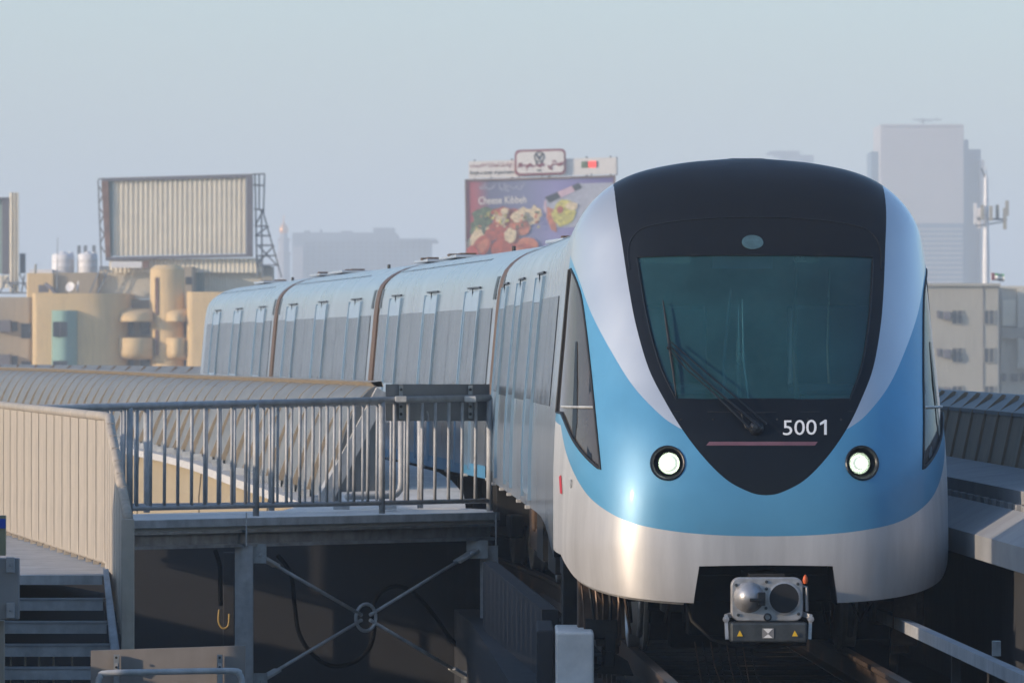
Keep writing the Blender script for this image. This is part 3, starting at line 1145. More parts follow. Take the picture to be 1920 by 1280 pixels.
    # bogies with wheels
    for yb in ((1.6, L - 3.0) if ci < 1 else (2.6, L - 2.6)):
        bo = MB()
        for sx in (-.98, .98):
            bo.box(W3(sx, yb, .42), (.14, 2.5, .22), Rm).box(W3(sx, yb, .60), (.2, .7, .2), Rm)
        bo.box(W3(0, yb, .5), (1.9, .35, .2), Rm)
        bog = bo.build('bogie', 'rust_steel' if ci == 0 else 'under_black', train, bevel=.02)
        for dy in (-.95, .95):
            for sx in (-1, 1):
                wh = MB().lathe([(.04, -.10), (.28, -.09), (.345, -.07), (.35, -.05), (.352, -.045), (.325, -.02), (.325, .06), (.29, .065), (.25, .03), (.08, .03), (.08, .07), (0, .07)], W3(sx * .755, yb + dy, .325), r * sx, 32)
                wh.build('wheel', 'wheel_steel', bog, smooth=False, auto=True)
            MB().tube([W3(-.75, yb + dy, .325), W3(.75, yb + dy, .325)], .07, 10).build('axle', 'under_black', bog)

# front running gear: guard irons, collector shoe, hoses, brackets
gi = MB()
for sx in (-1.03, 1.03):
    gi.box(cw(sx, .95, .36), (.17, .05, .56), CR).box(cw(sx * .98, 1.1, .10), (.12, .10, .16), CR)
split_build(gi, 'guard_iron', 'rust_steel', train, bevel=.01)
sb = MB()
sb.box(cw(0, 1.6, .62), (2.3, 1.6, .1), CR).box(cw(0, .95, .50), (1.9, .12, .22), CR)
sb.box(cw(-.28, 1.9, .30), (.30, .4, .36), CR).box(cw(.25, 1.95, .28), (.30, .4, .34), CR)
sb.box(cw(0, 3.5, .42), (2.5, .3, .80), CR).box(cw(-.1, 2.9, .16), (.8, .4, .34), CR).box(cw(.3, 2.9, .2), (.35, .4, .4), CR)
sb.build('front_subframe', 'under_black', train, bevel=.01)
bb = MB()
bb.box(cw(-1.17, 1.25, .40), (.12, .22, .50), CR)
bb.box(cw(1.14, 1.35, .40), (.10, .22, .46), CR)
split_build(bb, 'step_bracket', 'rust_steel', train, bevel=.01)
cs = MB()
cs.box(cw(-1.08, .95, .20), (.22, .16, .13), CR).box(cw(-1.02, .9, .06), (.07, .08, .25), CR).box(cw(-1.03, .9, .0), (.07, .34, .1), CR)
cs.prism([cw(-1.14, .8, -.10), cw(-.86, .8, -.12), cw(-.90, .8, -.02), cw(-1.0, .8, .04)], U * .2)
cs.tube([cw(-1.34, .8, .0), cw(-1.24, .8, -.03), cw(-1.05, .85, -.06)], .013, 6)
cs.box(cw(-1.36, .8, .01), (.06, .05, .05), CR)
cs.build('collector_shoe', 'under_black', train, bevel=.006)
for k in range(7):
    x = -1.22 + .05 * k + random.uniform(-.01, .01)
    MB().tube([cw(x, .9, .50), cw(x + .01, .88, .40 + random.uniform(-.02, .02)), cw(x + random.uniform(-.02, .05), .9, .16 + random.uniform(-.04, .05))], .009 + .006 * random.random(), 6).build('hose', ['rust_steel', 'under_black', 'copper_edge'][k % 3], train)
MB().tube([cw(-.50, .9, .42), cw(-.46, .75, .26), cw(-.33, .6, .14), cw(-.22, .5, .11), cw(-.05, .6, .09), cw(.08, .7, .13)], .013, 7).build('hose', 'under_black', train)
for k in range(8):
    x = -.42 + .055 * k
    MB().tube([cw(x, 1.1, .10), cw(x + .02, 1.0, -.06), cw(x + .05 + .02 * (k % 3), .9, -.26)], .006, 5).build('hose', ['rust_steel', 'under_black'][k % 2], train)
rg = random.Random(11)
for sx in (-1, 1):
    MB().box(cw(sx * .52, 2.2, .38), (.16, .3, .22), CR).build('brake_caliper', 'coupler_dark', train, bevel=.015)
    MB().box(cw(sx * 1.0, 2.5, .30), (.16, .4, .26), CR).build('axle_box', 'rust_steel', train, bevel=.02)
    MB().box(cw(sx * .74, 1.9, .52), (.34, .2, .12), CR).build('damper_bracket', 'coupler_dark', train, bevel=.01)
    for k in range(4):
        x = sx * (.48 + .12 * k)
        MB().tube([cw(x, 1.5, .56), cw(x + rg.uniform(-.03, .03), 1.45, .38), cw(x + rg.uniform(-.08, .08), 1.6, .22)], .012, 6).build('air_pipe', ['coupler_dark', 'rust_steel'][k % 2], train, smooth=True)
    MB().tube([cw(sx * .75, 1.95, .45), cw(sx * .75, 2.1, .18), cw(sx * .75, 2.2, .10)], .022, 8).build('sand_pipe', 'coupler_metal', train, smooth=True)
MB().box(cw(0, 2.3, .34), (.7, .25, .16), CR).build('cross_beam', 'coupler_dark', train, bevel=.015)
# coupler, built on the centre line in front of the nose
CD = -.22
def cp(px, py, y=CD):
    """point in the coupler's own face plane"""
    d = car2world(np.array([0, y, 0]))[1]
    return P(px, py, d)


cpl = MB()
out = smooth = []
pts = []
x0, x1, y0, y1, rc = 1371, 1506, 1082, 1164, 16
for (cxp, cyp, a0) in ((x1 - rc, y0 + rc, -90), (x1 - rc, y1 - rc, 0), (x0 + rc, y1 - rc, 90), (x0 + rc, y0 + rc, 180)):
    for k in range(5):
        w = R(a0 + 90 * k / 4)
        pts.append(cp(cxp + rc * math.cos(w), cyp + rc * math.sin(w)))
cpl.prism(pts, U * .10)
coupler = cpl.build('coupler', 'coupler_metal', train, bevel=.008)
cc = cp(1470, 1121)
MB().lathe([(.110, -.006), (.112, .012), (.100, .014), (.099, -.004)], cc, -U, 32).build('socket_rim', 'coupler_metal', coupler, smooth=False)
MB().lathe([(.100, .013), (.06, .0135), (0, .014)], cc, -U, 32).build('socket', 'black_rubber', coupler)  # flat black disc, the shade of the hollow given by colour
cc = cp(1404, 1119)
MB().lathe([(.105, .0), (.10, .02), (.085, .07), (.06, .105), (.03, .12), (0, .122)], cc, -U, 32).build('cone', 'coupler_metal', coupler, smooth=True)
MB().box(cp(1418, 1124, CD - .12), (.09, .03, .022), CR).box(cp(1428, 1122, CD - .09), (.05, .05, .09), CR).build('latch', 'black_trim', coupler, bevel=.004)
MB().lathe([(.028, 0), (.028, .02), (.018, .022), (.016, .0)], cp(1439, 1156), -U, 16).build('port', 'black_trim', coupler)
for px, py in ((1380, 1096), (1384, 1152), (1496, 1094), (1497, 1150), (1437, 1103), (1436, 1139), (1437, 1090)):
    MB().lathe([(.011, 0), (.011, .012), (0, .014)], cp(px, py), -U, 8).build('bolt', 'coupler_dark', coupler)
MB().tube([cp(1503, 1098, CD + .02), cp(1512, 1100, CD + .02), cp(1513, 1145, CD + .03)], .012, 6).build('side_lever', 'coupler_metal', coupler)
MB().lathe([(.012, -.02), (.019, .0), (.016, .02), (.005, .04), (0, .042)], cp(1510, 1088, CD), (0, 0, 1), 10).build('cap', 'orange_plastic', coupler, smooth=True)
MB().box(cp(1440, 1184, CD + .05), (.52, .22, .135), CR).build('electric_box', 'coupler_dark', coupler, bevel=.015)
MB().box(cp(1440, 1168, CD + .03), (.46, .10, .03), CR).build('electric_box_hinge', 'black_trim', coupler)
for px in (1387, 1490):
    MB().add([cp(px - 5, 1192, CD - .073), cp(px + 6, 1192, CD - .073), cp(px, 1181, CD - .073)], [(0, 1, 2)]).build('warning_triangle', 'yellow_print', coupler)
MB().add([cp(1429, 1177, CD - .064), cp(1451, 1177, CD - .064), cp(1451, 1196, CD - .064), cp(1429, 1196, CD - .064)], [(0, 1, 2, 3)]).build('decal', 'sign_grey', coupler)
MB().add([cp(1431, 1178, CD - .068), cp(1449, 1178, CD - .068), cp(1440, 1187, CD - .068)], [(0, 1, 2)]).add([cp(1431, 1195, CD - .068), cp(1449, 1195, CD - .068), cp(1440, 1188, CD - .068)], [(0, 1, 2)]).build('decal', 'white_print', coupler)
for sx, px in ((-1, 1361), (1, 1520)):
    a = MB().beam(cp(px, 1152, CD + .02), cp(px - 2 * sx, 1198, CD), .022, .05)
    a.beam(cp(px, 1155, CD + .02), cp(px - 16 * sx, 1150, CD + .05), .03, .03)
    a.lathe([(.022, 0), (.022, .02), (0, .022)], cp(px, 1160, CD), -U, 10)
    a.build('side_arm', 'coupler_metal', coupler)
MB().box(cw(0, .45, .50), (.24, 1.1, .22), CR).build('draw_gear', 'under_black', coupler)
print('train done')


# ------------------------------------------------------------------ rails and third rail
for off in (-.755, .755):
    tr = track_loft([(off - .036, -.02), (off + .036, -.02), (off + .036, -.05), (off + .012, -.07), (off + .012, -.19), (off + .07, -.21), (off + .07, -.22),
                     (off - .07, -.22), (off - .07, -.21), (off - .012, -.19), (off - .012, -.07), (off - .036, -.05)], DS[:30])
    tag(tr.build('rail', 'rail_steel'), 'steel running rail under the %s wheels of the train' % ('left-hand' if off < 0 else 'right-hand'), 'rail', 'rails of the track')
pl_ = MB().bx(-.9, .9, -.3, .3, -.35, -.22).mesh('sleeper_block', 'ballast')
for k, d in enumerate(np.arange(38, 60, .75)):
    inst('sleeper_block', pl_, frame(cen_pt(d, 0, 0)), bpy.data.objects['viaduct_deck'])
g3 = track_loft([(.95, .20), (1.04, .20), (1.05, .265), (.95, .28)], list(np.arange(30, 62, 2)))
g3r = g3.build('conductor_rail', 'concrete_grey', label='pale covered conductor rail right of the train wheels, catching the light', cat='conductor rail')
sup = MB().bx(-.03, .03, -.05, .05, -.35, .215).mesh('rail_bracket', 'under_black')
for d in np.arange(34, 56, 4.5):
    inst('rail_bracket', sup, frame(cen_pt(d, 1.0, 0)), g3r)
sup2 = MB().bx(-.025, .025, -.04, .04, .0, .09).mesh('cover_clip', 'galvanised_dark')
for d in (41.0,):
    inst('cover_clip', sup2, frame(cen_pt(d, 1.05, .28)), g3r)
# left trackside: low walls, trough and the pale block
b1 = MB().bx(.300, .56, 46.3, 47.6, -1.2, .20)
b1.build('concrete_upstand', mat('concrete_sunlit', (0.78, 0.74, 0.68), 0.85), label='pale concrete block below the left corner of the train nose', cat='concrete block', bevel=.015)  # extra pale colour makes this shaded block look sunlit
b2 = MB().bx(.17, .290, 46.9, 48.6, -1.2, .19)
b2.build('upstand_side', 'wall_dark', label='grey shaded left side of the pale block under the train, built as a box', cat='concrete block', bevel=.015)  # separate dark box carries the shade of the pale block's left face
lw = MB().prism([P(931, 1052, 60), P(1046, 1142, 51), P(1046, 1330, 51), P(931, 1300, 60)], (-.12, 0, 0))
lw.build('trough_wall', 'concrete_dark', kind='structure')

# ------------------------------------------------------------------ right parapet
PR = [cen_pt(d, 2.40, 0) for d in DS if d < 176]
prt = thing('parapet', cen_pt(50, 2.4, 1.2), 'brown ribbed parapet with grey metal cap along the far right side of the track', 'parapet')


def sweep(path, prof, normals):
    rows = []
    for p, n in zip(path, normals):
        rows.append([p + n * o + Vector((0, 0, z)) for o, z in prof])
    return rows


def normals_of(path):
    out = []
    for i in range(len(path)):
        t = (path[min(i + 1, len(path) - 1)] - path[max(i - 1, 0)])
        t.z = 0
        t.normalize()
        out.append(Vector((t.y, -t.x, 0)))
    return out


NR_ = normals_of(PR)
MB().loft(sweep(PR, [(0, 1.15), (.10, 1.62), (.22, 1.60), (.22, 1.0), (0, 1.0)], NR_), True).build('panel_wall', 'parapet_brown', prt)
MB().loft(sweep(PR, [(.085, 1.60), (.09, 1.63), (.30, 1.755), (.34, 1.76), (.34, 1.72), (.20, 1.60)], NR_), True).build('cap', 'parapet_metal', prt)
ribm = MB()
ribm.prism([(-.02, -.01, 0), (.08, -.01, .47), (.23, -.01, .61), (.26, -.01, .60), (.16, -.01, .45), (.02, -.01, 0)], (0, .02, 0))
ribm = ribm.mesh('rib', 'parapet_brown')
for d in list(np.arange(40, 66, 1.05)) + list(np.arange(122, 170, 1.3)):
    p = cen_pt(d, 2.40, 1.15)
    a = math.atan2(cen(d + 1) - cen(d - 1), 2)
    inst('rib', ribm, frame(p, -a), prt)

# ------------------------------------------------------------------ left parapet (ribbed cladding seen from outside)
topl = [(704, 723, 66.4), (690, 722, 67.0), (625, 719, 69.6), (560, 716.5, 72.8), (495, 713.5, 76.2), (430, 711, 80), (380, 709, 83.5), (310, 705.5, 88), (250, 702, 92), (180, 699, 97.5), (100, 695.5, 104), (0, 692.5, 112), (-110, 690, 121), (-260, 688, 130)]
basl = [(640, 941, 66.2), (628, 934, 67.0), (607, 914, 69.5), (568, 893, 72.6), (505, 871, 75.9), (430, 855, 79.6), (372, 846, 83), (302, 833, 87.5), (250, 825, 91.6), (180, 815, 97), (100, 806, 103.5), (0, 796, 111.5), (-110, 789, 120.5), (-260, 780, 129.5)]


def densify(pts, n):
    pts = smooth_curve(pts, 10)
    return pts


TOP = [P(*p) for p in densify(topl, 10)]
BAS = [P(*p) for p in densify(basl, 10)]
# even out in arc length
def resample(path_a, path_b, step):
    acc = [0]
    for i in range(1, len(path_a)):
        acc.append(acc[-1] + (path_a[i] - path_a[i - 1]).length)
    s = 0
    out = []
    j = 0
    while s < acc[-1]:
        while acc[j + 1] < s: j += 1
        t = (s - acc[j]) / (acc[j + 1] - acc[j])
        out.append((path_a[j].lerp(path_a[j + 1], t), path_b[j].lerp(path_b[j + 1], t)))
        s += step
    return out


PROF = [(0, 0), (.13, .2), (.27, .42), (.41, .62), (.54, .77), (.69, .89), (.86, .965), (1.0, 1.0)]   # (across, up) from base to top


def pprof(T, B, off=0.0, k0=0, k1=8):
    out = []
    for hx, vz in PROF[k0:k1]:
        p = Vector((B.x + (T.x - B.x) * hx, B.y + (T.y - B.y) * hx, B.z + (T.z - B.z) * vz))
        out.append(p)
    if off:
        h = Vector((T.x - B.x, T.y - B.y, 0)).normalized()
        out = [p - h * off * (1 if i < 5 else .5) + Vector((0, 0, off * (0 if i < 4 else .9))) for i, p in enumerate(out)]
    return out


lp = thing('parapet', P(640, 941, 66.5), 'curving grey parapet clad with slanted ribs, between the walkway railing and the train', 'parapet')
# stations use a fixed horizontal lean so that top and base stay paired
st_ = resample(TOP, BAS, 1.18)
pairs = []
for i, (T, B) in enumerate(st_):
    T2 = st_[min(i + 1, len(st_) - 1)][0]; T0 = st_[max(i - 1, 0)][0]
    t = Vector((T2.x - T0.x, T2.y - T0.y, 0)).normalized()
    n = Vector((-t.y, t.x, 0))  # away from the track, to the outside
    if n.x > 0: n = -n
    pairs.append((T, Vector((T.x, T.y, B.z)) + n * .52 - t * .10, t, n))
for i in range(len(pairs) - 1):
    (T, B, t, n), (T2, B2, _, _) = pairs[i], pairs[i + 1]
    a, b = pprof(T, B), pprof(T2, B2)
    MB().loft([[p + (q - p) * .02 for p, q in zip(a, b)], [p + (q - p) * .985 for p, q in zip(a, b)]]).build('cladding_panel', 'parapet_metal', lp, smooth=True, fixn=False)
for i, (T, B, t, n) in enumerate(pairs):
    a = pprof(T, B)
    m_ = MB()
    inner = [p - t * .008 for p in a]
    outer = [p + n * .064 * max(.10, 1 - .9 * k / 4.5) + Vector((0, 0, .005 * k / 7)) - t * .008 for k, p in enumerate(a)]
    poly = inner + outer[::-1]
    nn_ = len(a)
    m_.loft([inner, outer, [p + t * .016 for p in outer], [p + t * .016 for p in inner]])
    m_.build('rib', 'parapet_rib', lp, fixn=True)
    MB().box(B + n * .06 + Vector((0, 0, .03)), (.12, .16, .08)).build('rib_foot', 'galvanised_light', lp)
# cap strip, white foot kerb, end plate
cap = MB()
cap.loft([[T + Vector((0, 0, -.01)) - n * .0, T + n * .05 + Vector((0, 0, .035)), T - n * .06 + Vector((0, 0, .045)), T - n * .08 + Vector((0, 0, -.01))] for T, B, t, n in pairs], True)
cap.build('cap', 'parapet_rib', lp)
T, B, t, n = pairs[0]
a = pprof(T, B)
MB().prism([p - t * .03 for p in a] + [Vector((T.x, T.y, B.z)) - n * .02 - t * .03 + Vector((0, 0, (T.z - B.z) * .0))] , t * -.05).build('end_plate', 'parapet_metal', lp)
MB().beam(B - t * .05 + n * .02, T - t * .05 - n * .05 + Vector((0, 0, -.05)), .12, .14).build('end_post', 'galvanised', lp)
kb = MB()
kb.loft([[B + n * .02, B + n * .24 + Vector((0, 0, -.0)), B + n * .28 + Vector((0, 0, -.07)), B + n * .1 + Vector((0, 0, -.09)), B - n * .5 + Vector((0, 0, -.09)), B - n * .5] for T, B, t, n in pairs], True)
kb.build('parapet_kerb', 'concrete_white', kind='structure')
# cream flared web below the kerb, down to the walkway
webr = []
DECK = .62
for i, (T, B, t, n) in enumerate(pairs):
    q0 = B + n * .12 + Vector((0, 0, -.09))
    q1 = q0 + n * .03 + Vector((0, 0, -.30))
    q2 = Vector((q0.x, q0.y, -.35)) + n * .02
    q3 = Vector((q0.x, q0.y, -1.0)) - n * .35
    webr.append([q0, q1, q2, q3])
MB().loft(webr).build('girder_web', 'concrete_cream', kind='structure')
for i in (3, 9, 16, 24):
    T, B, t, n = pairs[i]
    MB().tube([webr[i][0] + n * .004, webr[i][1] + n * .004, webr[i][2] + n * .004], .008, 5).build('web_joint', 'concrete_dark', bpy.data.objects['girder_web'])

# ------------------------------------------------------------------ walkway platform behind the railing
DA, DB = 59.5, 62.5


def dl(px):
    return 1 / (1 / DA + (1 / DB - 1 / DA) * (px - 245) / (920 - 245))


def RP(px, py, back=0.0):
    p = P(px, py, dl(px))
    return p + Vector((0, back, 0))


ra, rb = RP(-420, 980), RP(926, 962)
deck = MB()
pl4 = [(ra.x, ra.y), (rb.x, rb.y), (rb.x - .02, rb.y + 1.2)]
# right edge follows the train side, with a rounded near corner
for d in (64.3, 65, 66, 67.5, 69, 72):
    pl4.append((cen(d) - 1.44 - (.10 if d < 66 else 0), d))
pl4 += [(-1.55, 75), (-1.75, 67.2), (-1.95, 66.4), (-2.15, 63.4), (ra.x - .4, ra.y + 2.0)]
deck.prism([(x, y, DECK - .10) for x, y in pl4], (0, 0, .10))
deck.build('walkway_deck', 'concrete_pale', kind='structure')
rp = MB()
rows = []
for d, z in ((63.9, .626), (65, .66), (66, .72), (67.5, .82), (69, .872), (73, .885), (78, .885), (84, .885), (95, .885)):
    e = cen(d) - 1.425
    if d < 66: e -= (66 - d) * .055
    rows.append([Vector((e, d, z)), Vector((e - 1.2, d, z)), Vector((e - 1.2, d, z - .3)), Vector((e, d, z - .12))])
rp.loft(rows, True)
rp.f.append((0, 1, 2, 3)); rp.m.append(0)
rp.build('access_ramp', 'concrete_pale', kind='structure')
# steel frame under the platform edge
sf = thing('platform_frame', RP(457, 1280), 'grey steel frame with ring and crossed tie rods under the walkway edge', 'steel frame')
def channel(pxa, pxb, name):
    m_ = MB()
    a0, a1 = RP(pxa, 0), RP(pxb, 0)
    def z(y, p): return P(960, y, dl(p)).z
    ztop, zb = DECK - .10, P(0, 1021, dl(600)).z
    A_ = Vector((a0.x, a0.y, 0)); B_ = Vector((a1.x, a1.y, 0))
    dr = (B_ - A_).normalized(); nn = Vector((dr.y, -dr.x, 0))
    prof = [(0.02, ztop), (0.02, ztop - .025), (-.05, ztop - .03), (-.05, zb + .03), (.02, zb + .028), (.02, zb), (-.12, zb), (-.12, ztop)]
    m_.loft([[q + nn * o + Vector((0, 0, zz)) for o, zz in prof] for q in (A_, B_)], True)
    n_ = len(prof)
    m_.f.append(tuple(range(n_))); m_.m.append(0); m_.f.append(tuple(range(n_, 2 * n_))); m_.m.append(0)
    return m_.build(name, 'galvanised_dark', sf)
channel(-420, 452, 'edge_channel')
channel(458, 926, 'edge_channel')
ed = MB()
a0, a1 = RP(-420, 0), RP(930, 0)
dr = Vector((a1.x - a0.x, a1.y - a0.y, 0)).normalized(); nn = Vector((dr.y, -dr.x, 0))
ed.beam(Vector((a0.x, a0.y, DECK - .03)) + nn * .03, Vector((a1.x, a1.y, DECK - .03)) + nn * .03, .05, .075)
ed.build('deck_nosing', 'galvanised_light', sf, bevel=.006)
MB().beam(RP(455, 960) + nn * .05, RP(455, 1022) + nn * .05, .012, .03).build('splice_plate', 'galvanised_light', sf)
MB().beam(RP(922, 962) + nn * .055, RP(922, 1022) + nn * .055, .012, .03).build('splice_plate', 'galvanised_light', sf)
for px, w_ in ((457, .16), (917, .165)):
    c0 = RP(px, 1023); c1 = RP(px, 1340)
    m_ = MB()
    m_.box(((c0.x + c1.x) / 2, c0.y + .02, (c0.z + c1.z) / 2), (w_, .02, c0.z - c1.z))
    m_.box((c0.x, c0.y + .16, (c0.z + c1.z) / 2), (w_, .02, c0.z - c1.z))
    m_.box((c0.x, c0.y + .09, (c0.z + c1.z) / 2), (.016, .12, c0.z - c1.z))
    m_.build('column', 'galvanised', sf)
ring_c = RP(686, 1157)
MB().tube([ring_c + (dr * math.cos(w) + Vector((0, 0, 1)) * math.sin(w)) * .122 for w in np.linspace(0, 2 * math.pi, 32, endpoint=False)], .016, 8, True).build('brace_ring', 'galvanised_light', sf, smooth=True)
for (x, y) in ((490, 1044), (884, 1036), (492, 1272), (874, 1268)):
    g = RP(x, y)
    v = (g - ring_c).normalized()
    MB().tube([ring_c + v * .07, g - v * .12], .0165, 8).build('tie_rod', 'galvanised', sf, smooth=True)
    MB().lathe([(.017, 0), (.017, .035), (.0, .036)], ring_c + v * .09, -v, 6).build('rod_nut', 'galvanised_light', sf)
    MB().beam(g - v * .20 - nn * .0, g + v * .06, .03, .10, up=nn).build('gusset_clevis', 'galvanised', sf, bevel=.006)
    MB().box(g + v * .08, (.20, .02, .17)).build('gusset_plate', 'galvanised_dark', sf)
    MB().lathe([(.018, 0), (.018, .03), (0, .032)], g + Vector((0, -.02, 0)), (0, -1, 0), 8).build('bolt', 'galvanised_light', sf)
# dark back wall and what stands before it
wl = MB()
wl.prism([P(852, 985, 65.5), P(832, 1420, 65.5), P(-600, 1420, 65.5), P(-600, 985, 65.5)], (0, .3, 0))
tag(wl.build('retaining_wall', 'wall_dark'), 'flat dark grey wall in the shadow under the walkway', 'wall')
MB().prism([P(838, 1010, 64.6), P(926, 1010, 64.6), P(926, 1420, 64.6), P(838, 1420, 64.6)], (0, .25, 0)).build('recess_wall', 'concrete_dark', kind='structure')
MB().prism([(-7.4, 66, .40), (-2.9, 48.2, .40), (-3.75, 45.6, .40), (-3.75, 42.3, .40), (-4.6, 42.3, .40), (-9.5, 66, .40)], (0, 0, -9.3)).build('shade_base', 'wall_dark', kind='structure')  # base block added to keep sun off the space below the walkway
MB().prism([(-4.6, 45.6, GZ), (-3.78, 45.6, GZ), (-3.78, 43.0, GZ), (-4.6, 43.0, GZ)], (0, 0, 1.5 - GZ)).prism([(-4.6, 42.99, GZ), (-3.78, 42.99, GZ), (-3.78, 41.7, GZ), (-4.6, 41.7, GZ)], (0, 0, .4 - GZ)).prism([(-4.6, 41.69, GZ), (-3.78, 41.69, GZ), (-3.78, 12, GZ), (-4.6, 12, GZ)], (0, 0, 3.6 - GZ)).build('shade_wall', 'concrete_grey', kind='structure')  # unseen wall, added and stepped in height to shade track and ledges
rb_ = MB()
rb_.beam(P(858, 1060, 66), P(832, 1200, 66), .08, .1).beam(P(836, 1195, 65.2), P(905, 1190, 65.2), .06, .05)
rb_.beam(P(905, 1040, 66), P(900, 1260, 66), .05, .05).beam(P(845, 1130, 66.2), P(905, 1125, 66.2), .04, .03)
clt = thing('cable_ladder', P(870, 1260, 66), 'black cable ladder in the shadow behind the right-hand column', 'cable ladder')
split_build(rb_, 'bar', 'under_black', clt)
c1 = MB().tube([P(x, y, 64.4) for x, y in smooth_curve([(520, 1040), (545, 1075), (553, 1140), (562, 1190), (590, 1230), (625, 1248), (665, 1240), (692, 1215), (702, 1180), (700, 1140), (712, 1112), (742, 1098), (775, 1110), (812, 1150), (840, 1190), (862, 1215)], 5)], .020, 8)
tag(c1.build('cable', 'cable_black', smooth=True), 'thick black cable looping behind the crossed tie rods', 'cable')
c2 = MB().tube([P(x, y, 64.6) for x, y in smooth_curve([(403, 1030), (412, 1060), (413, 1100), (414, 1135)], 5)], .022, 8)
tag(c2.build('cable', 'cable_black', smooth=True), 'black cable hanging straight down left of the steel column', 'cable')
c3 = MB().tube([P(x, y, 64.3) for x, y in smooth_curve([(411, 1142), (410, 1165), (418, 1177), (428, 1172), (430, 1150)], 5)], .010, 8)
tag(c3.build('cable', 'ochre_cable', smooth=True), 'short ochre cable bent into a hook left of the steel column', 'cable')
pp = MB().pbox(418, 1035, 440, 1230, 64.9, .12)
pp.build('conduit_box', 'wall_dark', label='dark vertical conduit on the wall beside the left column', cat='conduit', bevel=.01)

# railings: front one and the one behind it
def railing(label, group, pxs, posts, dshift, y_top, y_bot, y_foot, spacing, r_bar, xend, top_r=.032):
    """a run along the platform; y_* are functions of the photograph column"""
    def pt(px, y):
        d = dl(px) + dshift
        return P(px, y, d)
    t_ = thing('railing', pt(pxs[1], y_foot(pxs[1])), label, 'railing', group)
    MB().tube([pt(pxs[0], y_top(pxs[0])), pt(pxs[1], y_top(pxs[1]))], top_r, 10).build('top_rail', 'galvanised', t_, smooth=True)
    MB().tube([pt(pxs[0], y_bot(pxs[0])), pt(pxs[1], y_bot(pxs[1]))], .022, 8).build('bottom_rail', 'galvanised', t_, smooth=True)
    for px in posts:
        MB().tube([pt(px, y_foot(px)), pt(px, y_top(px))], .030, 10).build('post', 'galvanised', t_, smooth=True)
        c = pt(px, y_foot(px))
    x = xend
    while x > pxs[0]:
        if all(abs(x - q) > 9 for q in posts) and x > pxs[0]:
            xx = x + random.uniform(-.8, .8)
            m_ = MB().tube([pt(xx - 1.2, y_bot(xx)), pt(xx, y_top(xx))], r_bar, 7)
            m_.build('baluster', 'galvanised', t_, smooth=True)
        x -= spacing
    return t_


yt = lambda px: 761 + (px - 245) * (745.5 - 761) / 675
yb = lambda px: 953 + (px - 245) * (938 - 953) / 675
yf = lambda px: 972 + (px - 245) * (958 - 972) / 675
railing('grey tubular railing along the near edge of the walkway, ending beside the train', None, (-380, 918), (918, 716, 480, 243, 6, -230), 0.0, yt, yb, yf, 25.4, .0155, 893)
yt2 = lambda px: 763.5 + (px - 245) * (749 - 763.5) / 675
yb2 = lambda px: 948 + (px - 245) * (940.5 - 948) / 675
yf2 = lambda px: 961 + (px - 245) * (950 - 961) / 675
r2 = railing('second grey railing just behind the near one, ending in a bent pipe loop', None, (-380, 790), (788, 509, 275, 41, -190), 1.7, yt2, yb2, yf2, 26.6, .0125, 760)
dl2 = lambda px, y: P(px, y, dl(px) + 1.9)
MB().tube([dl2(752, 760), dl2(752, 905), dl2(750, 918), dl2(744, 926), dl2(735, 929), dl2(650, 931)], .03, 10).build('bent_pipe', 'galvanised', r2, smooth=True)
for px in (640, 728):
    MB().pbox(px - 15, 948, px + 15, 955, dl(px) + 1.3, .15).build('base_plate', 'galvanised', r2)
# blank sign seen from behind, clamped to the railing
sg = thing('sign_board', P(820, 788, 64.0), 'blank back of a grey sign board clamped to the railing before the train', 'sign')
MB().prism([P(723, 720, dl(723) + .10), P(918, 720, dl(918) + .10), P(918, 789, dl(918) + .10), P(723, 789, dl(723) + .10)], (0, .02, 0)).build('board', 'sign_grey', sg)
for px in (752, 882):
    d = dl(px) + .06
    MB().pbox(px - 4, 722, px + 4, 784, d, .03).build('bracket', 'galvanised_dark', sg)
    MB().box(P(px, 748, d - .12), (.11, .14, .055)).build('clamp', 'galvanised_light', sg, bevel=.008)
    for y in (730, 762, 776):
        MB().lathe([(.014, 0), (.014, .012), (0, .014)], P(px, y, d - .001), (0, -1, 0), 8).build('bolt', 'black_rubber', sg)
MB().tube([P(x, y, dl(780) + .2) for x, y in smooth_curve([(755, 728), (768, 752), (785, 764), (800, 772), (803, 790)], 4)], .012, 6).build('loose_strap', 'galvanised_light', sg)

# ------------------------------------------------------------------ beige fence and stairs, lower left
LZ = .52
def fence_run(t_, pts, nsl, w, mname, off_open=None):
    """pts: (top px,py,d) and (bottom px,py,d) at both ends; slats between"""
    (ta, ba), (tb_, bb_) = pts
    for k in range(nsl):
        f = (k + .5) / nsl
        T = ta.lerp(tb_, f); B = ba.lerp(bb_, f)
        run = (tb_ - ta); run.z = 0
        yaw = math.atan2(run.y, run.x)
        h = T.z - B.z
        m_ = MB().box((0, 0, h / 2), (w, .045, h))
        inst('slat', m_.mesh('slat', mname), frame((B.x, B.y, B.z), yaw), t_)


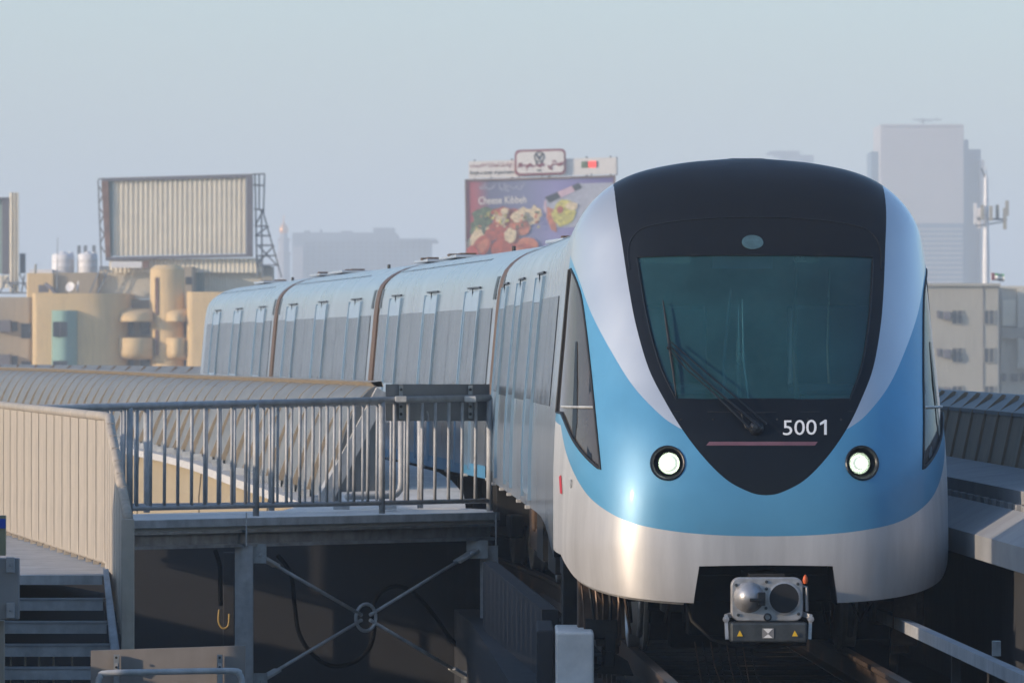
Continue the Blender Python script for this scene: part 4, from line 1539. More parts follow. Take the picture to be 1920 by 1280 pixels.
ft = thing('railing', P(200, 1060, 47.5), 'beige slatted railing around the stair landing at far left', 'railing')
A_t, A_b = P(-130, 771, 64.5), P(-130, 945, 64.5)
C_t, C_b = P(203, 781, 47.6), P(203, 1053, 47.6)
A_b = Vector((A_t.x, A_t.y, C_b.z + .0))
A_t.z = C_t.z + .01
fence_run(ft, ((A_t, A_b), (C_t, C_b)), 26, .60, 'fence_beige')
E_t, E_b = P(240, 972, 44.7), P(240, 1222, 44.7)
fence_run(ft, ((C_t, C_b), (E_t, E_b)), 8, .33, 'fence_beige')
MB().tube([A_t, C_t - Vector((.05, -.25, 0)), C_t + Vector((.01, 0, -.01)), C_t.lerp(E_t, .12), E_t], .034, 10).build('handrail', 'fence_beige', ft, smooth=True)
MB().tube([A_b, C_b, C_b + Vector((.0, -.05, -.03)), E_b], .022, 8).build('bottom_rail', 'fence_beige', ft, smooth=True)
MB().box((E_t.x, E_t.y - .02, (E_t.z + E_b.z) / 2), (.085, .05, E_t.z - E_b.z)).build('end_post', 'fence_beige', ft, bevel=.008)
for k in range(30):
    f = (k + .5) / 30
    B = A_b.lerp(C_b, f)
    MB().box(B + Vector((.0, 0, -.045)), (.045, .045, .09)).build('baluster_foot', 'fence_beige', ft)
stt = thing('staircase', P(115, 1280, 45), 'open grey metal staircase with a landing at far left', 'staircase')
# landing
l0, l1 = P(-300, 1079, 46.0), P(192, 1079, 46.0)
zl = l0.z
MB().prism([(l0.x - 1, 46.0, zl - .03), (l1.x, 46.0, zl - .03), (C_b.x + .05, C_b.y, zl - .03), (A_b.x + .05, A_b.y, zl - .03)], (0, 0, .03)).build('landing', 'concrete_grey', stt)
MB().bx(l0.x - 1, l1.x, 45.98, 46.02, zl - .06, zl + .004).build('landing_nosing', 'galvanised_light', stt)
for k, (yy, xr) in enumerate(((1123, 193), (1166, 200), (1209, 206), (1252, 212), (1295, 218), (1338, 224))):
    d = 46 - .28 * (k + 1)
    z = P(0, yy, d).z
    xl = P(-20, 0, d).x; xr = P(xr, 0, d).x
    m_ = MB()
    m_.bx(xl, xr, d, d + .30, z - .02, z)
    tr_ = m_.build('tread', 'galvanised_dark', stt)
    MB().bx(xl, xr - .003, d - .02, d + .03, z - .006, z + .008).build('nosing', 'concrete_grey', tr_)
    MB().bx(xl, xr, d - .015, d, z - .075, z - .01).build('tread_face', 'galvanised', tr_)
    if k > 1:
        for px in (20, 47, 73, 100, 135):
            q = P(px, 0, d + .1)
            MB().bx(q.x - .006, q.x + .006, d + .1, d + .12, z - .16, z - .06).build('riser_bar', 'fence_beige', tr_)
MB().prism([P(193, 1066, 46.1), P(203, 1066, 46.1), P(224, 1218, 44.85), P(226, 1290, 44.3), P(213, 1290, 44.3), P(206, 1215, 44.85)], (.0, .03, 0)).build('stringer', 'galvanised_light', stt)
# grey cabinet panel at the left edge
cb = thing('switch_cabinet', P(10, 1162, 43.5), 'pale grey panel with two small plates at the left edge, above the stair treads', 'panel')
MB().pbox(-60, 1046, 35, 1161, 43.5, .1).build('door_panel', 'sign_grey', cb, bevel=.006)
for y in (1059, 1144):
    MB().pbox(11, y - 15, 27, y + 14, 43.46, .035).build('hinge_plate', 'concrete_grey', cb, bevel=.004)
    MB().lathe([(.009, 0), (.009, .008), (0, .01)], P(19, y, 43.455), (0, -1, 0), 8).build('bolt', 'galvanised_dark', cb)
ys = thing('notice_sign', P(0, 1042, 43.7), 'yellowish sign panel with a blue band at the left edge', 'sign')
MB().pbox(-60, 966, 10, 1041, 43.7, .08).build('board', 'sign_yellow', ys)
MB().pbox(-60, 972, 10.5, 990, 43.69, .005).build('blue_band', 'blue_sign', ys)
MB().pbox(-60, 1163, 7, 1320, 43.6, .1).build('post', 'fence_beige', label='rust-stained beige post at the bottom left corner', cat='post')
# taupe board with bent pipe at the bottom
tb_ = thing('sign_board', P(315, 1300, 43.0), 'taupe blank board with two brackets behind a bent pipe, bottom left', 'sign')
a = MB().prism([P(170, 1219, 43), P(460, 1209.5, 43), P(460, 1330, 43), P(170, 1330, 43)], (0, .03, 0))
a.build('board', 'sign_taupe', tb_)
for px in (218, 412):
    MB().pbox(px - 5, 1227, px + 5, 1330, 42.93, .05).build('bracket', 'galvanised_dark', tb_)
    MB().pbox(px - 3, 1243, px + 3, 1257, 42.9, .05).build('bracket_plate', 'concrete_grey', tb_)
    for y in (1232, 1250):
        MB().lathe([(.008, 0), (.008, .008), (0, .01)], P(px, y, 42.9), (0, -1, 0), 8).build('bolt', 'black_rubber', tb_)
MB().tube([P(x, y, 42.7) for x, y in smooth_curve([(184, 1330), (184, 1285), (188, 1268), (203, 1261), (320, 1258.5), (435, 1257), (449, 1264), (454, 1280), (454, 1330)], 4)], .020, 10).build('bent_pipe', 'galvanised_light', tb_, smooth=True)


# ------------------------------------------------------------------ the town behind
GY = lambda d: 650 + (EYE - GZ) / d * F      # photograph row of the street at distance d


def rbox(px0, py0, px1, d, depth, rad, mb=None, py1=None, sides=(1, 1)):
    """block with rounded vertical corners; its front stands at distance d"""
    a, b = P(px0, py0, d), P(px1, py0, d)
    z1 = a.z
    z0 = GZ if py1 is None else P(0, py1, d).z
    pts = []
    rl = rad * sides[0] + 1e-3; rr = rad * sides[1] + 1e-3
    for k in range(9):
        w = R(180 + 90 * k / 8)
        pts.append((a.x + rl + rl * math.cos(w), d + rl + rl * math.sin(w)))
    for k in range(9):
        w = R(270 + 90 * k / 8)
        pts.append((b.x - rr + rr * math.cos(w), d + rr + rr * math.sin(w)))
    pts += [(b.x, d + depth), (a.x, d + depth)]
    mb = mb or MB()
    mb.prism([(x, y, z0) for x, y in pts], (0, 0, z1 - z0))
    return mb


def win(parent, px0, py0, px1, py1, d, m='far_glass', fr='grey_plaster', name='window'):
    """a window standing in a wall: reveal frame proud of the wall, pane set back, mullion"""
    w = MB().pbox(px0, py0, px1, py1, d - .03, .10).build(name, m, parent)
    f = MB()
    t = 1.2
    f.pbox(px0 - t, py0 - t, px1 + t, py0, d - .10, .2).pbox(px0 - t, py1, px1 + t, py1 + t, d - .12, .22)
    f.pbox(px0 - t, py0, px0, py1, d - .10, .2).pbox(px1, py0, px1 + t, py1, d - .10, .2)
    f.pbox((px0 + px1) / 2 - .7, py0, (px0 + px1) / 2 + .7, py1, d - .06, .1)
    f.build('frame', fr, w)
    return w


# tan apartment building
D1 = 400.0
tb1 = thing('apartment_building', P(230, GY(D1), D1), 'tan apartment building with rounded corners, teal bay and curved balconies', 'building')
rbox(60, 550, 236, D1, 14, 2.3, sides=(.15, 1)).build('wall', 'tan_plaster', tb1, auto=True)
rbox(-70, 557, 59, D1 + 3, 12, .2).build('rear_wall', 'tan_plaster_shaded', tb1)
MB().pbox(40, 606, 58, 634, D1 + 2.95, .1).build('window', 'far_glass', tb1)
MB().pbox(40, 677, 58, 704, D1 + 2.95, .1).build('window', 'far_glass', tb1)
for y in (600, 664):
    MB().pbox(-8, y, 19, y + 22, D1 + 2.3, .7).build('air_conditioner', 'dark_frame', tb1)
    MB().pbox(22, y + 3, 33, y + 20, D1 + 2.9, .1).build('window', 'far_glass', tb1)
rbox(216, 561, 292, D1 + 6, 8, .3).build('rear_wall', 'tan_plaster_shaded', tb1)
rbox(350, 547, 470, D1 + .3, 14, .8, sides=(.5, .5)).build('wall', 'tan_plaster', tb1, auto=True)
# teal bay
c = P(120, 583, D1); w_ = P(144, 583, D1).x - P(96, 583, D1).x
def arc_prism(px0, px1, py0, py1, d, bulge, m, name, parent, n=10):
    a, b = P(px0, py0, d), P(px1, py0, d)
    z1 = P(0, py0, d).z; z0 = P(0, py1, d).z
    pts = []
    for k in range(n + 1):
        f = k / n
        pts.append((a.x + (b.x - a.x) * f, d - bulge * math.sin(math.pi * f) ** .7))
    pts += [(b.x, d + .5), (a.x, d + .5)]
    return MB().prism([(x, y, z0) for x, y in pts], (0, 0, z1 - z0)).build(name, m, parent, auto=True)
arc_prism(97, 145, 582, 760, D1, .8, 'teal_plaster', 'bay', tb1)
for y0, y1 in ((603, 631), (676, 706)):
    MB().pbox(99, y0, 126, y1, D1 - .86, .9).build('window', 'far_glass', tb1)
    MB().pbox(112, y0, 113.3, y1, D1 - .90, .1).build('mullion', 'dark_frame', tb1)
# stair tower
c0 = P(313, 497, D1 + 1.5)
rad = (P(346, 0, D1).x - P(281, 0, D1).x) / 2
MB().lathe([(0, c0.z - GZ), (rad - .3, c0.z - GZ), (rad, c0.z - GZ - .25), (rad, 0)], (c0.x, c0.y + rad * .6, GZ), (0, 0, 1), 40).build('stair_tower', 'tan_plaster', tb1, auto=True)
for y0, y1 in ((520, 590), (618, 665), (712, 760)):
    MB().pbox(290.5, y0, 297, y1, c0.y - rad * .36, .4).build('stair_window', 'rust_frame', tb1)
rbox(340, 500, 362, D1 + 5, 5, .1).build('rear_wall', 'tan_plaster_shaded', tb1)
MB().pbox(348, 519, 360, 533, D1 + 4.95, .1).build('window', 'far_glass', tb1)
# balconies: bands bulging between tower and wings
def balcony(px0, px1, yt_, ym, d, name='balcony', dome=False):
    n = 12
    rows = []
    prof = [(0, yt_), (.9, yt_), (1.0, yt_ + 2), (1.0, ym - 12), (.92, ym - 5), (.6, ym), (0, ym + 1)] if not dome else [(0, yt_), (.35, yt_ + 2), (.75, yt_ + 8), (1, yt_ + 16), (1.05, ym - 3), (1.05, ym), (0, ym)]
    for k in range(n + 1):
        f = k / n
        x = px0 + (px1 - px0) * f
        s_ = math.sin(math.pi * min(max(f * .9 + .05, 0), 1)) ** .5
        rows.append([P(x, y, d) + Vector((0, -1.7 * o * s_, 0)) for o, y in prof])
    return MB().loft(rows).build(name, 'tan_plaster', tb1, smooth=True, fixn=True)
D2 = D1 + 1.9
rbox(216, 585, 352, D1 + 2.6, 6, .1).build('recess_wall', 'tan_plaster_shaded', tb1)
for a, b in ((221, 288), (312, 354)):
    balcony(a, b, 578, 603, D2, 'canopy', True)
    for y in (633, 704):
        balcony(a, b, y, y + 40, D2)
    for y0, y1 in ((603, 627), (674, 698)):
        q = (b - a)
        MB().pbox(a - 1, y0, a + q * .45, y1, D1 + 2.55, .1).build('window', 'far_glass', tb1)
        MB().pbox(a + q * .62, y0, b, y1, D1 + 2.55, .1).build('window', 'far_glass', tb1)
# penthouse block, tanks, dishes
rbox(50, 512, 101, D1 + 8, 9, .1).build('penthouse_wall', 'tan_plaster', tb1)
rbox(101, 511, 186, D1 + 8.4, 9, .1).build('penthouse_wall', 'tan_plaster_shaded', tb1)
for px, r_, lab in ((118, 21, 'left white roof water tank, behind the thin aerial'), (164, 19, 'right white roof water tank, next to the large corrugated billboard')):
    d = D1 + 12
    c = P(px, 511, d); rr = r_ / F * d; h = P(0, 474, d).z - c.z
    t_ = thing('water_tank', c, lab, 'water tank', 'water tanks on the tan building')
    MB().lathe([(rr, 0), (rr, h * .3), (rr * 1.02, h * .32), (rr, h * .34), (rr, h * .62), (rr * 1.02, h * .64), (rr, h * .66), (rr, h * .88), (rr * .8, h * .97), (rr * .3, h), (rr * .28, h * 1.06), (0, h * 1.07)], c, (0, 0, 1), 28).build('tank_body', 'tank_white', t_, smooth=True)
    MB().lathe([(rr * .25, 0), (rr * .25, .12), (0, .14)], c + Vector((rr * .7, 0, h * .93)), (0, 0, 1), 12).build('lid', 'tank_white', t_)
MB().tube([P(107, 548, D1 + 6), P(108, 445, D1 + 6)], [.05, .02], 6).build('aerial', 'lattice', label='thin vertical aerial in front of the left water tank', cat='aerial')
for px, py, lab in ((132, 538, 'left round satellite dish below the water tanks'), (147, 536, 'right satellite dish, seen edge-on, below the water tanks')):
    t_ = thing('satellite_dish', P(px, 548, D1 + 4), lab, 'satellite dish', 'satellite dishes on the tan roof')
    ax = Vector((-.5, -1, .4)) if px < 140 else Vector((-1, -.25, .2))
    MB().lathe([(0, 0), (.15, .01), (.28, .05), (.30, .06), (.28, .04), (0, -.02)], P(px, py, D1 + 4), ax, 20).build('dish', 'tank_white', t_, smooth=True)
    MB().tube([P(px, py, D1 + 4), P(px, 549, D1 + 4)], .03, 6).build('mast', 'lattice', t_)
for px, lab in ((148, 'slim panel aerial left of the right-hand water tank top'), (160, 'panel aerial behind the right-hand water tank'), (176, 'panel aerial between water tank and corrugated billboard')):
    m_ = MB().pbox(px - 3, 460, px + 3, 482, D1 + 16, .2)
    m_.tube([P(px, 470, D1 + 16.2), P(px, 512, D1 + 16.2)], .05, 6)
    m_.build('panel_aerial', 'lattice', label=lab, cat='aerial', group='panel aerials behind the water tanks')
m_ = MB().pbox(72, 534, 90, 548, D1 + 5, .6).tube([P(86, 533, D1 + 5), P(96, 540, D1 + 4), P(103, 549, D1 + 4)], .12, 6)
m_.build('roof_duct', 'dark_frame', label='dark air duct on the tan roof, left of the satellite dishes', cat='duct')
MB().pbox(55, 505, 98, 512, D1 + 9, 3).build('roof_tank', 'tank_white', label='low white tank lying on the penthouse left of the water tanks', cat='tank')
MB().tube([P(66, 512, D1 + 5.9), P(67, 495, D1 + 5.9)], .08, 6).build('vent_pipe', 'grey_plaster', label='short vent pipe on the penthouse roof edge', cat='pipe')


# corrugated billboard structures
def corrug(mb, px0, px1, pyt0, pyt1, pyb0, pyb1, d, n, amp=.12):
    """trapezoidal sheet between two sloping edges"""
    rows = []
    for k in range(n):
        for f, o in ((0, 0), (.28, 0), (.42, -amp), (.78, -amp), (.92, 0)):
            q = (k + f) / n
            x = px0 + (px1 - px0) * q
            rows.append([P(x, pyt0 + (pyt1 - pyt0) * q, d) + Vector((0, o, 0)), P(x, pyb0 + (pyb1 - pyb0) * q, d) + Vector((0, o, 0))])
    return mb.loft(rows)


D3 = 408.0
bb1 = thing('billboard', P(330, 511, D3), 'large empty billboard of cream corrugated sheet in a dark frame on the tan roof', 'billboard')
corrug(MB(), 213, 462, 336, 332, 480, 475, D3, 27, .11).build('corrugated_sheet', 'corrugated', bb1, fixn=False)
corrug(MB(), 200, 213, 336, 336, 481, 480, D3, 3, .10).build('corrugated_sheet', 'corrugated_teal', bb1, fixn=False)
fm = MB()
fm.prism([P(189, 334, D3 - .35), P(473, 326, D3 - .35), P(473, 332, D3 - .35), P(191, 340, D3 - .35)], (0, .7, 0))
fm.prism([P(198, 482, D3 - .35), P(473, 476, D3 - .35), P(473, 481, D3 - .35), P(198, 488, D3 - .35)], (0, 1.2, 0))
split_build(fm, 'frame_bar', 'dark_frame', bb1)
MB().prism([P(190, 340, D3 - .35), P(203, 340, D3 - .35), P(207, 482, D3 - .35), P(198, 482, D3 - .35)], (0, 1.2, 0)).build('frame_side', 'rust_frame', bb1)
MB().prism([P(462, 332, D3 - .35), P(473, 332, D3 - .35), P(473, 477, D3 - .35), P(462, 477, D3 - .35)], (0, 1.2, 0)).build('frame_side', 'dark_frame', bb1)
corrug(MB(), 205, 492, 487, 484, 511, 511, D3 + .3, 34, .05).build('lower_sheet', 'corrugated', bb1, fixn=False)
MB().pbox(208, 490, 266, 502, D3 - .6, .4).build('flood_light_box', 'tank_white', bb1)
MB().pbox(268, 489, 279, 503, D3 - .6, .4).build('flood_light_box', 'rust_frame', bb1)
tr_ = MB()
q = lambda x, y, e=0: P(x, y, D3 + .2 + e)
for a, b in (((478, 326), (482, 516)), ((496, 326), (494, 400)), ((494, 400), (528, 520)), ((474, 327), (497, 326)), ((474, 347), (496, 348)), ((476, 392), (494, 394)), ((478, 424), (495, 392)), ((478, 424), (502, 424)),
             ((478, 442), (508, 442)), ((479, 460), (513, 460)), ((480, 480), (519, 479)), ((481, 497), (523, 497)), ((479, 442), (504, 424)), ((480, 497), (514, 460)), ((486, 326), (486, 392)), ((490, 392), (492, 520)), ((485, 461), (519, 497))):
    tr_.beam(q(*a), q(*b), .10, .10)
for a, b in (((184, 338), (190, 500)), ((186, 350), (194, 364)), ((194, 364), (186, 380)), ((186, 390), (195, 402)), ((195, 402), (187, 420)), ((187, 425), (196, 440)), ((196, 440), (188, 456)), ((188, 460), (197, 474)), ((184, 336), (200, 336)),
             ((190, 500), (168, 549)), ((190, 500), (198, 520)), ((204, 505), (183, 549))):
    tr_.beam(q(*a), q(*b), .09, .09)
split_build(tr_, 'strut', 'lattice', bb1)
ps = thing('roof_screen', P(330, 549, D3 + 1), 'low corrugated screen wall on the tan roof under the large billboard', 'screen')
corrug(MB(), 186, 283, 505, 503, 560, 560, D3 + 1, 26, .05).build('corrugated_sheet', 'corrugated', ps, fixn=False)
corrug(MB(), 346, 500, 502, 498, 560, 560, D3 + 1, 30, .05).build('corrugated_sheet', 'corrugated', ps, fixn=False)
corrug(MB(), 356, 383, 502, 502, 560, 560, D3 + .8, 5, .05).build('corrugated_sheet', 'corrugated_teal', ps, fixn=False)
MB().pbox(186, 499, 284, 504, D3 + .7, .5).pbox(346, 497, 508, 501, D3 + .7, .5).build('coping', 'lattice', ps)
MB().pbox(492, 500, 512, 545, D3 + .7, 2).build('return_panel', 'grey_plaster', ps)

bb2 = thing('billboard', P(20, 545, D3 + 14), 'narrow part of a second billboard with tall cream fin at the left edge', 'billboard')
MB().pbox(-120, 371, 4, 513, D3 + 14, .5).build('panel', 'corrugated_teal', bb2)
MB().pbox(4, 372, 17, 514, D3 + 13.4, 1.2).build('frame_side', 'dark_frame', bb2)
MB().pbox(-120, 370, 17, 374, D3 + 13.4, 1.2).build('frame_bar', 'dark_frame', bb2)
corrug(MB(), 18, 36, 361, 361, 551, 551, D3 + 12.5, 3, .2).build('fin', 'corrugated', bb2, fixn=False)
corrug(MB(), -120, 18, 516, 516, 540, 540, D3 + 13, 12, .1).build('lower_sheet', 'corrugated', bb2, fixn=False)
MB().pbox(37, 475, 47, 512, D3 + 15, .6).build('rear_post', 'lattice', bb2)
l2 = MB()
for a, b in (((0, 548), (14, 520)), ((14, 520), (26, 549)), ((36, 512), (54, 548)), ((5, 530), (50, 531)), ((-20, 549), (60, 549)), ((40, 549), (46, 515))):
    l2.beam(P(*a, D3 + 12), P(*b, D3 + 12), .10, .10)
split_build(l2, 'strut', 'lattice', bb2)

# food billboard behind the train
D4 = 450.0
fb = thing('billboard', P(1015, GY(D4), D4), 'colourful food advertisement billboard with a white header strip, behind the train roof', 'billboard')
SK = -.028  # the top edge climbs to the right


def Q(x, y, e=0.0):
    """a point on the advertisement face; e metres proud of it"""
    return P(x, y + (x - 873) * SK, D4 - e)


def qpoly(pts, e, name, m, th=.02, par=fb):
    return MB().prism([Q(x, y, e) for x, y in pts], (0, th, 0)).build(name, m, par)


qpoly([(873, 339), (1150, 339), (1150, 500), (875, 500)], 0, 'poster_board', 'poster_ground', .3)
for pts in ([(872, 336.5), (1152, 336.5), (1152, 340), (872, 340)], [(871.5, 336.5), (874.5, 336.5), (876.5, 505), (873.5, 505)], [(1150, 336), (1154, 336), (1154, 505), (1150, 505)]):
    qpoly(pts, .12, 'frame_bar', 'rust_frame', .45)
qpoly([(879, 303), (1156, 303), (1156, 334), (879, 335)], .05, 'header_board', 'poster_white', .3)
qpoly([(1154, 302), (1158, 302), (1158, 336), (1154, 336)], .0, 'frame_bar', 'lattice', .5)
# rails behind the header
for x in (920, 972, 1016, 1108):
    qpoly([(x, 332), (x + 1.5, 332), (x + 1.5, 338), (x, 338)], .1, 'bracket', 'dark_frame', .1)
# logo plate
lgp = []
for (cxp, cyp, a0) in ((1052, 293, -90), (1052, 323, 0), (974, 323, 90), (974, 293, 180)):
    for k in range(5):
        w = R(a0 + 90 * k / 4)
        lgp.append((cxp + 9 * math.cos(w), cyp + 9 * math.sin(w)))
qpoly(lgp, .30, 'logo_plate', 'poster_maroon', .15)
lgi = [(1013 + (x - 1013) * .925, 308 + (y - 308) * .84) for x, y in lgp]
qpoly(lgi, .34, 'logo_field', 'poster_white', .02)


def ring2(cx, cy, rx, ry, t, a0=0, a1=360, n=24, e=.37, m='poster_black', name='logo_stroke'):
    o = [(cx + rx * math.cos(R(a0 + (a1 - a0) * k / n)), cy + ry * math.sin(R(a0 + (a1 - a0) * k / n))) for k in range(n + 1)]
    i = [(cx + (rx - t) * math.cos(R(a0 + (a1 - a0) * k / n)), cy + (ry - t) * math.sin(R(a0 + (a1 - a0) * k / n))) for k in range(n + 1)]
    return MB().loft([[Q(*p, e) for p in o], [Q(*p, e) for p in i]]).build(name, m, fb)


ring2(1011, 298, 10, 10, 2.2)
for pts in ([(1004, 293), (1007, 292), (1011, 299), (1015, 292), (1018, 293), (1012, 304), (1010, 304)],
            [(1003, 306), (1008, 308), (1009, 314), (1005, 312)], [(1019, 306), (1014, 308), (1013, 314), (1017, 312)], [(1006, 322), (1016, 322), (1014, 325), (1008, 325)]):
    qpoly(pts, .37, 'logo_stroke', 'poster_black', .02)
# maroon brush-script strokes
rs = random.Random(3)
def stroke(pts, w, m='poster_maroon', e=.38, name='logo_script'):
    up_ = [(x, y - w * (0.6 + .4 * math.sin(i * 1.7)) / 2) for i, (x, y) in enumerate(pts)]
    dn = [(x, y + w * (0.6 + .4 * math.sin(i * 1.7)) / 2) for i, (x, y) in enumerate(pts)]
    return MB().loft([[Q(*p, e) for p in up_], [Q(*p, e) for p in dn]]).build(name, m, fb)
stroke([(971, 317), (974, 312), (978, 315), (983, 312), (988, 316), (994, 312), (1000, 316), (1006, 313), (1012, 315), (1018, 312), (1022, 314)], 7)
stroke([(986, 318), (988, 324)], 5); stroke([(972, 310), (979, 310)], 4)
stroke([(1027, 316), (1032, 319), (1036, 313), (1042, 312), (1048, 314), (1056, 311)], 7)
stroke([(1035, 308), (1040, 306), (1044, 309)], 3); stroke([(1029, 320), (1036, 322)], 4)


def qtext(body, x0, y0, x1, y1, e, m, name='lettering', bold=.0):
    v, f = text_tris(body, bold)
    mb = MB()
    mb.add([Q(x0 + (x1 - x0) * a, y1 - (y1 - y0) * b, e) for a, b in v], f)
    return mb.build(name, m, fb)


qtext('ببساطة الذوق الرفيع', 881, 306, 963, 317, .08, 'poster_maroon', bold=.02)
qtext('Simply a matter of good taste', 881, 321, 963, 330, .08, 'poster_black', bold=.02)
qtext('كبة الجبنة', 899, 345, 985, 361, .03, 'poster_grey', bold=.02)
qtext('Cheese Kibbeh', 897, 370, 987, 384, .03, 'poster_white', bold=.012)
qpoly([(1090, 309), (1103, 309), (1103, 321), (1090, 321)], .08, 'led_clock', 'poster_green', .02)
qpoly([(1103, 309), (1118, 309), (1118, 321), (1103, 321)], .08, 'led_clock', 'led_red', .02)
qpoly([(1118, 309), (1121, 309), (1121, 321), (1118, 321)], .08, 'led_clock', 'poster_black', .02)


def blob(cx, cy, rx, ry, ang, m, e, name='food_print', n=20, jit=.0):
    c, s = math.cos(R(ang)), math.sin(R(ang))
    pts = []
    for k in range(n):
        w = 2 * math.pi * k / n
        j = 1 + rs.uniform(-jit, jit)
        x, y = rx * math.cos(w) * j, ry * math.sin(w) * j
        pts.append((cx + x * c - y * s, cy + x * s + y * c))
    return qpoly(pts, e, name, m, .015)


blob(905, 428, 22, 34, 0, 'poster_green', .02, jit=.25, n=26)
blob(893, 455, 16, 26, 10, 'poster_cream', .03, jit=.2)
blob(912, 400, 22, 10, -5, 'poster_green', .03, jit=.3, n=22)
blob(945, 405, 26, 14, -8, 'poster_crust', .035, jit=.2)
blob(985, 412, 26, 20, 0, 'poster_cream', .035, jit=.25, n=26)
blob(1003, 405, 14, 14, 0, 'poster_cream', .04, jit=.3)
ee = .05
for cx, cy, rx, ry, an, m in ((938, 425, 20, 15, -60, 'poster_crust_light'), (960, 412, 14, 20, 30, 'poster_crust'), (924, 436, 13, 20, 30, 'poster_crust'), (942, 447, 12, 20, -10, 'poster_crust'),
                              (974, 428, 20, 16, 20, 'poster_crust_light'), (958, 455, 18, 22, 0, 'poster_crust'), (903, 462, 15, 24, 35, 'poster_crust'), (905, 462, 8, 16, 35, 'poster_crust_light'),
                              (940, 468, 20, 17, 5, 'poster_crust'), (989, 463, 20, 15, 5, 'poster_crust_light'), (984, 470, 17, 10, 5, 'poster_crust'), (972, 480, 18, 14, 5, 'poster_crust_light'), (885, 480, 12, 20, 0, 'poster_red')):
    blob(cx, cy, rx, ry, an, m, ee, n=18, jit=.03)
    ee += .012
for cx, cy, rx, ry in ((939, 412, 10, 12), (972, 409, 14, 11), (957, 443, 12, 14), (946, 398, 8, 6)):
    blob(cx, cy, rx, ry, 0, 'poster_cream', ee, n=18, jit=.12)
    ee += .012
for _ in range(46):
    blob(rs.uniform(890, 1010), rs.uniform(398, 430), rs.uniform(1.5, 4), rs.uniform(1.5, 4), rs.uniform(0, 90), rs.choice(['poster_cream', 'poster_green', 'poster_crust_light', 'poster_yellow']), ee, n=7, jit=.3)
# package
qpoly([(1022, 378), (1086, 350), (1150, 350), (1150, 430), (1036, 432), (1018, 395)], .03, 'package', 'poster_grey')
qpoly([(1022, 374), (1085, 349), (1092, 358), (1030, 385)], .05, 'package_band', 'poster_black')
qpoly([(1045, 365), (1072, 354), (1078, 364), (1052, 376)], .07, 'package_band', 'poster_pink')
qpoly([(1020, 382), (1024, 380), (1025, 404), (1021, 402)], .06, 'package_side', 'poster_pink')
qpoly([(1026, 392), (1040, 398), (1044, 440), (1034, 436), (1025, 412)], .06, 'package_side', 'poster_crust_light')
blob(1058, 404, 22, 26, 20, 'poster_yellow', .08, n=20, jit=.12)
blob(1050, 398, 6, 7, 0, 'poster_crust', .10, n=12)
blob(1072, 392, 12, 9, 0, 'poster_cream', .10, n=12, jit=.2)
lg = MB()
for x in (890, 960, 1030, 1100, 1145):
    lg.beam(Q(x, 300, -.8), Vector((Q(x, 500, -.8).x, D4 + .8, GZ + 14)), .16, .16)
    lg.beam(Vector((Q(x, 500, -.8).x, D4 + .8, GZ + 14)), (Q(x, 0).x, D4 + .8, GZ), .3, .3)
split_build(lg, 'support_post', 'lattice', fb)

# far hazy block with minaret in front
D5 = 2000.0
fbk = thing('far_building', P(680, GY(D5), D5), 'long flat-roofed building faded blue by haze, behind the train', 'building')
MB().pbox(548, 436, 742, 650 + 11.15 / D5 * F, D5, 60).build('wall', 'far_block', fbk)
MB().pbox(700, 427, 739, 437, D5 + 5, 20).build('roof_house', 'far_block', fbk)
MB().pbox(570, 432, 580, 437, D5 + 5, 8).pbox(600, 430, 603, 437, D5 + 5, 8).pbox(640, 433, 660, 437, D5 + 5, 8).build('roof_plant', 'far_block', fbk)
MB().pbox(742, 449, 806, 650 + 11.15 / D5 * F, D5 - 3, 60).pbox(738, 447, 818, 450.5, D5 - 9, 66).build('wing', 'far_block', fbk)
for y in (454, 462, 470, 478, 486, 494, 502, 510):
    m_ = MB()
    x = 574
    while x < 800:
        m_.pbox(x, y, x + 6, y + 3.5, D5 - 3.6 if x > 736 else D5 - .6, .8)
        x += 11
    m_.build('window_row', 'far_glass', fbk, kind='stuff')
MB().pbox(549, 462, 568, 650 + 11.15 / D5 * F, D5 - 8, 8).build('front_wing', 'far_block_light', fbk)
mn = thing('minaret', P(532, GY(D5 - 60), D5 - 60), 'pale minaret with a golden dome rising left of the hazy building', 'minaret')
dm = D5 - 60
c = P(532, 0, dm)
zz = lambda y: P(0, y, dm).z
wr = lambda w: w / F * dm / 2
MB().lathe([(wr(24), GZ), (wr(24), zz(505)), (wr(24), zz(478)), (wr(27), zz(477)), (wr(27), zz(473)), (wr(20), zz(472)), (wr(20), zz(452)), (wr(24), zz(451)), (wr(24), zz(447)), (wr(15), zz(446)), (wr(14), zz(438))], (c.x, c.y, 0), (0, 0, 1), 8).build('shaft', 'far_block_light', mn)
MB().lathe([(wr(13), zz(438)), (wr(17), zz(434)), (wr(17), zz(429)), (wr(12), zz(423)), (wr(4), zz(418)), (wr(1.6), zz(412)), (wr(.8), zz(404))], (c.x, c.y, 0), (0, 0, 1), 16).build('dome', 'gold_dome', mn, smooth=True)
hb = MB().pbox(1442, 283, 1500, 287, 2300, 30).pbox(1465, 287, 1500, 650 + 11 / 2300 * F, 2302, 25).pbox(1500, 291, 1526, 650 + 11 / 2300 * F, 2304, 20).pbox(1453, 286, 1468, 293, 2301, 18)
hb.build('far_tower', 'far_block', label='hazy tower top with a flat overhanging roof, just above the train roof', cat='tower')

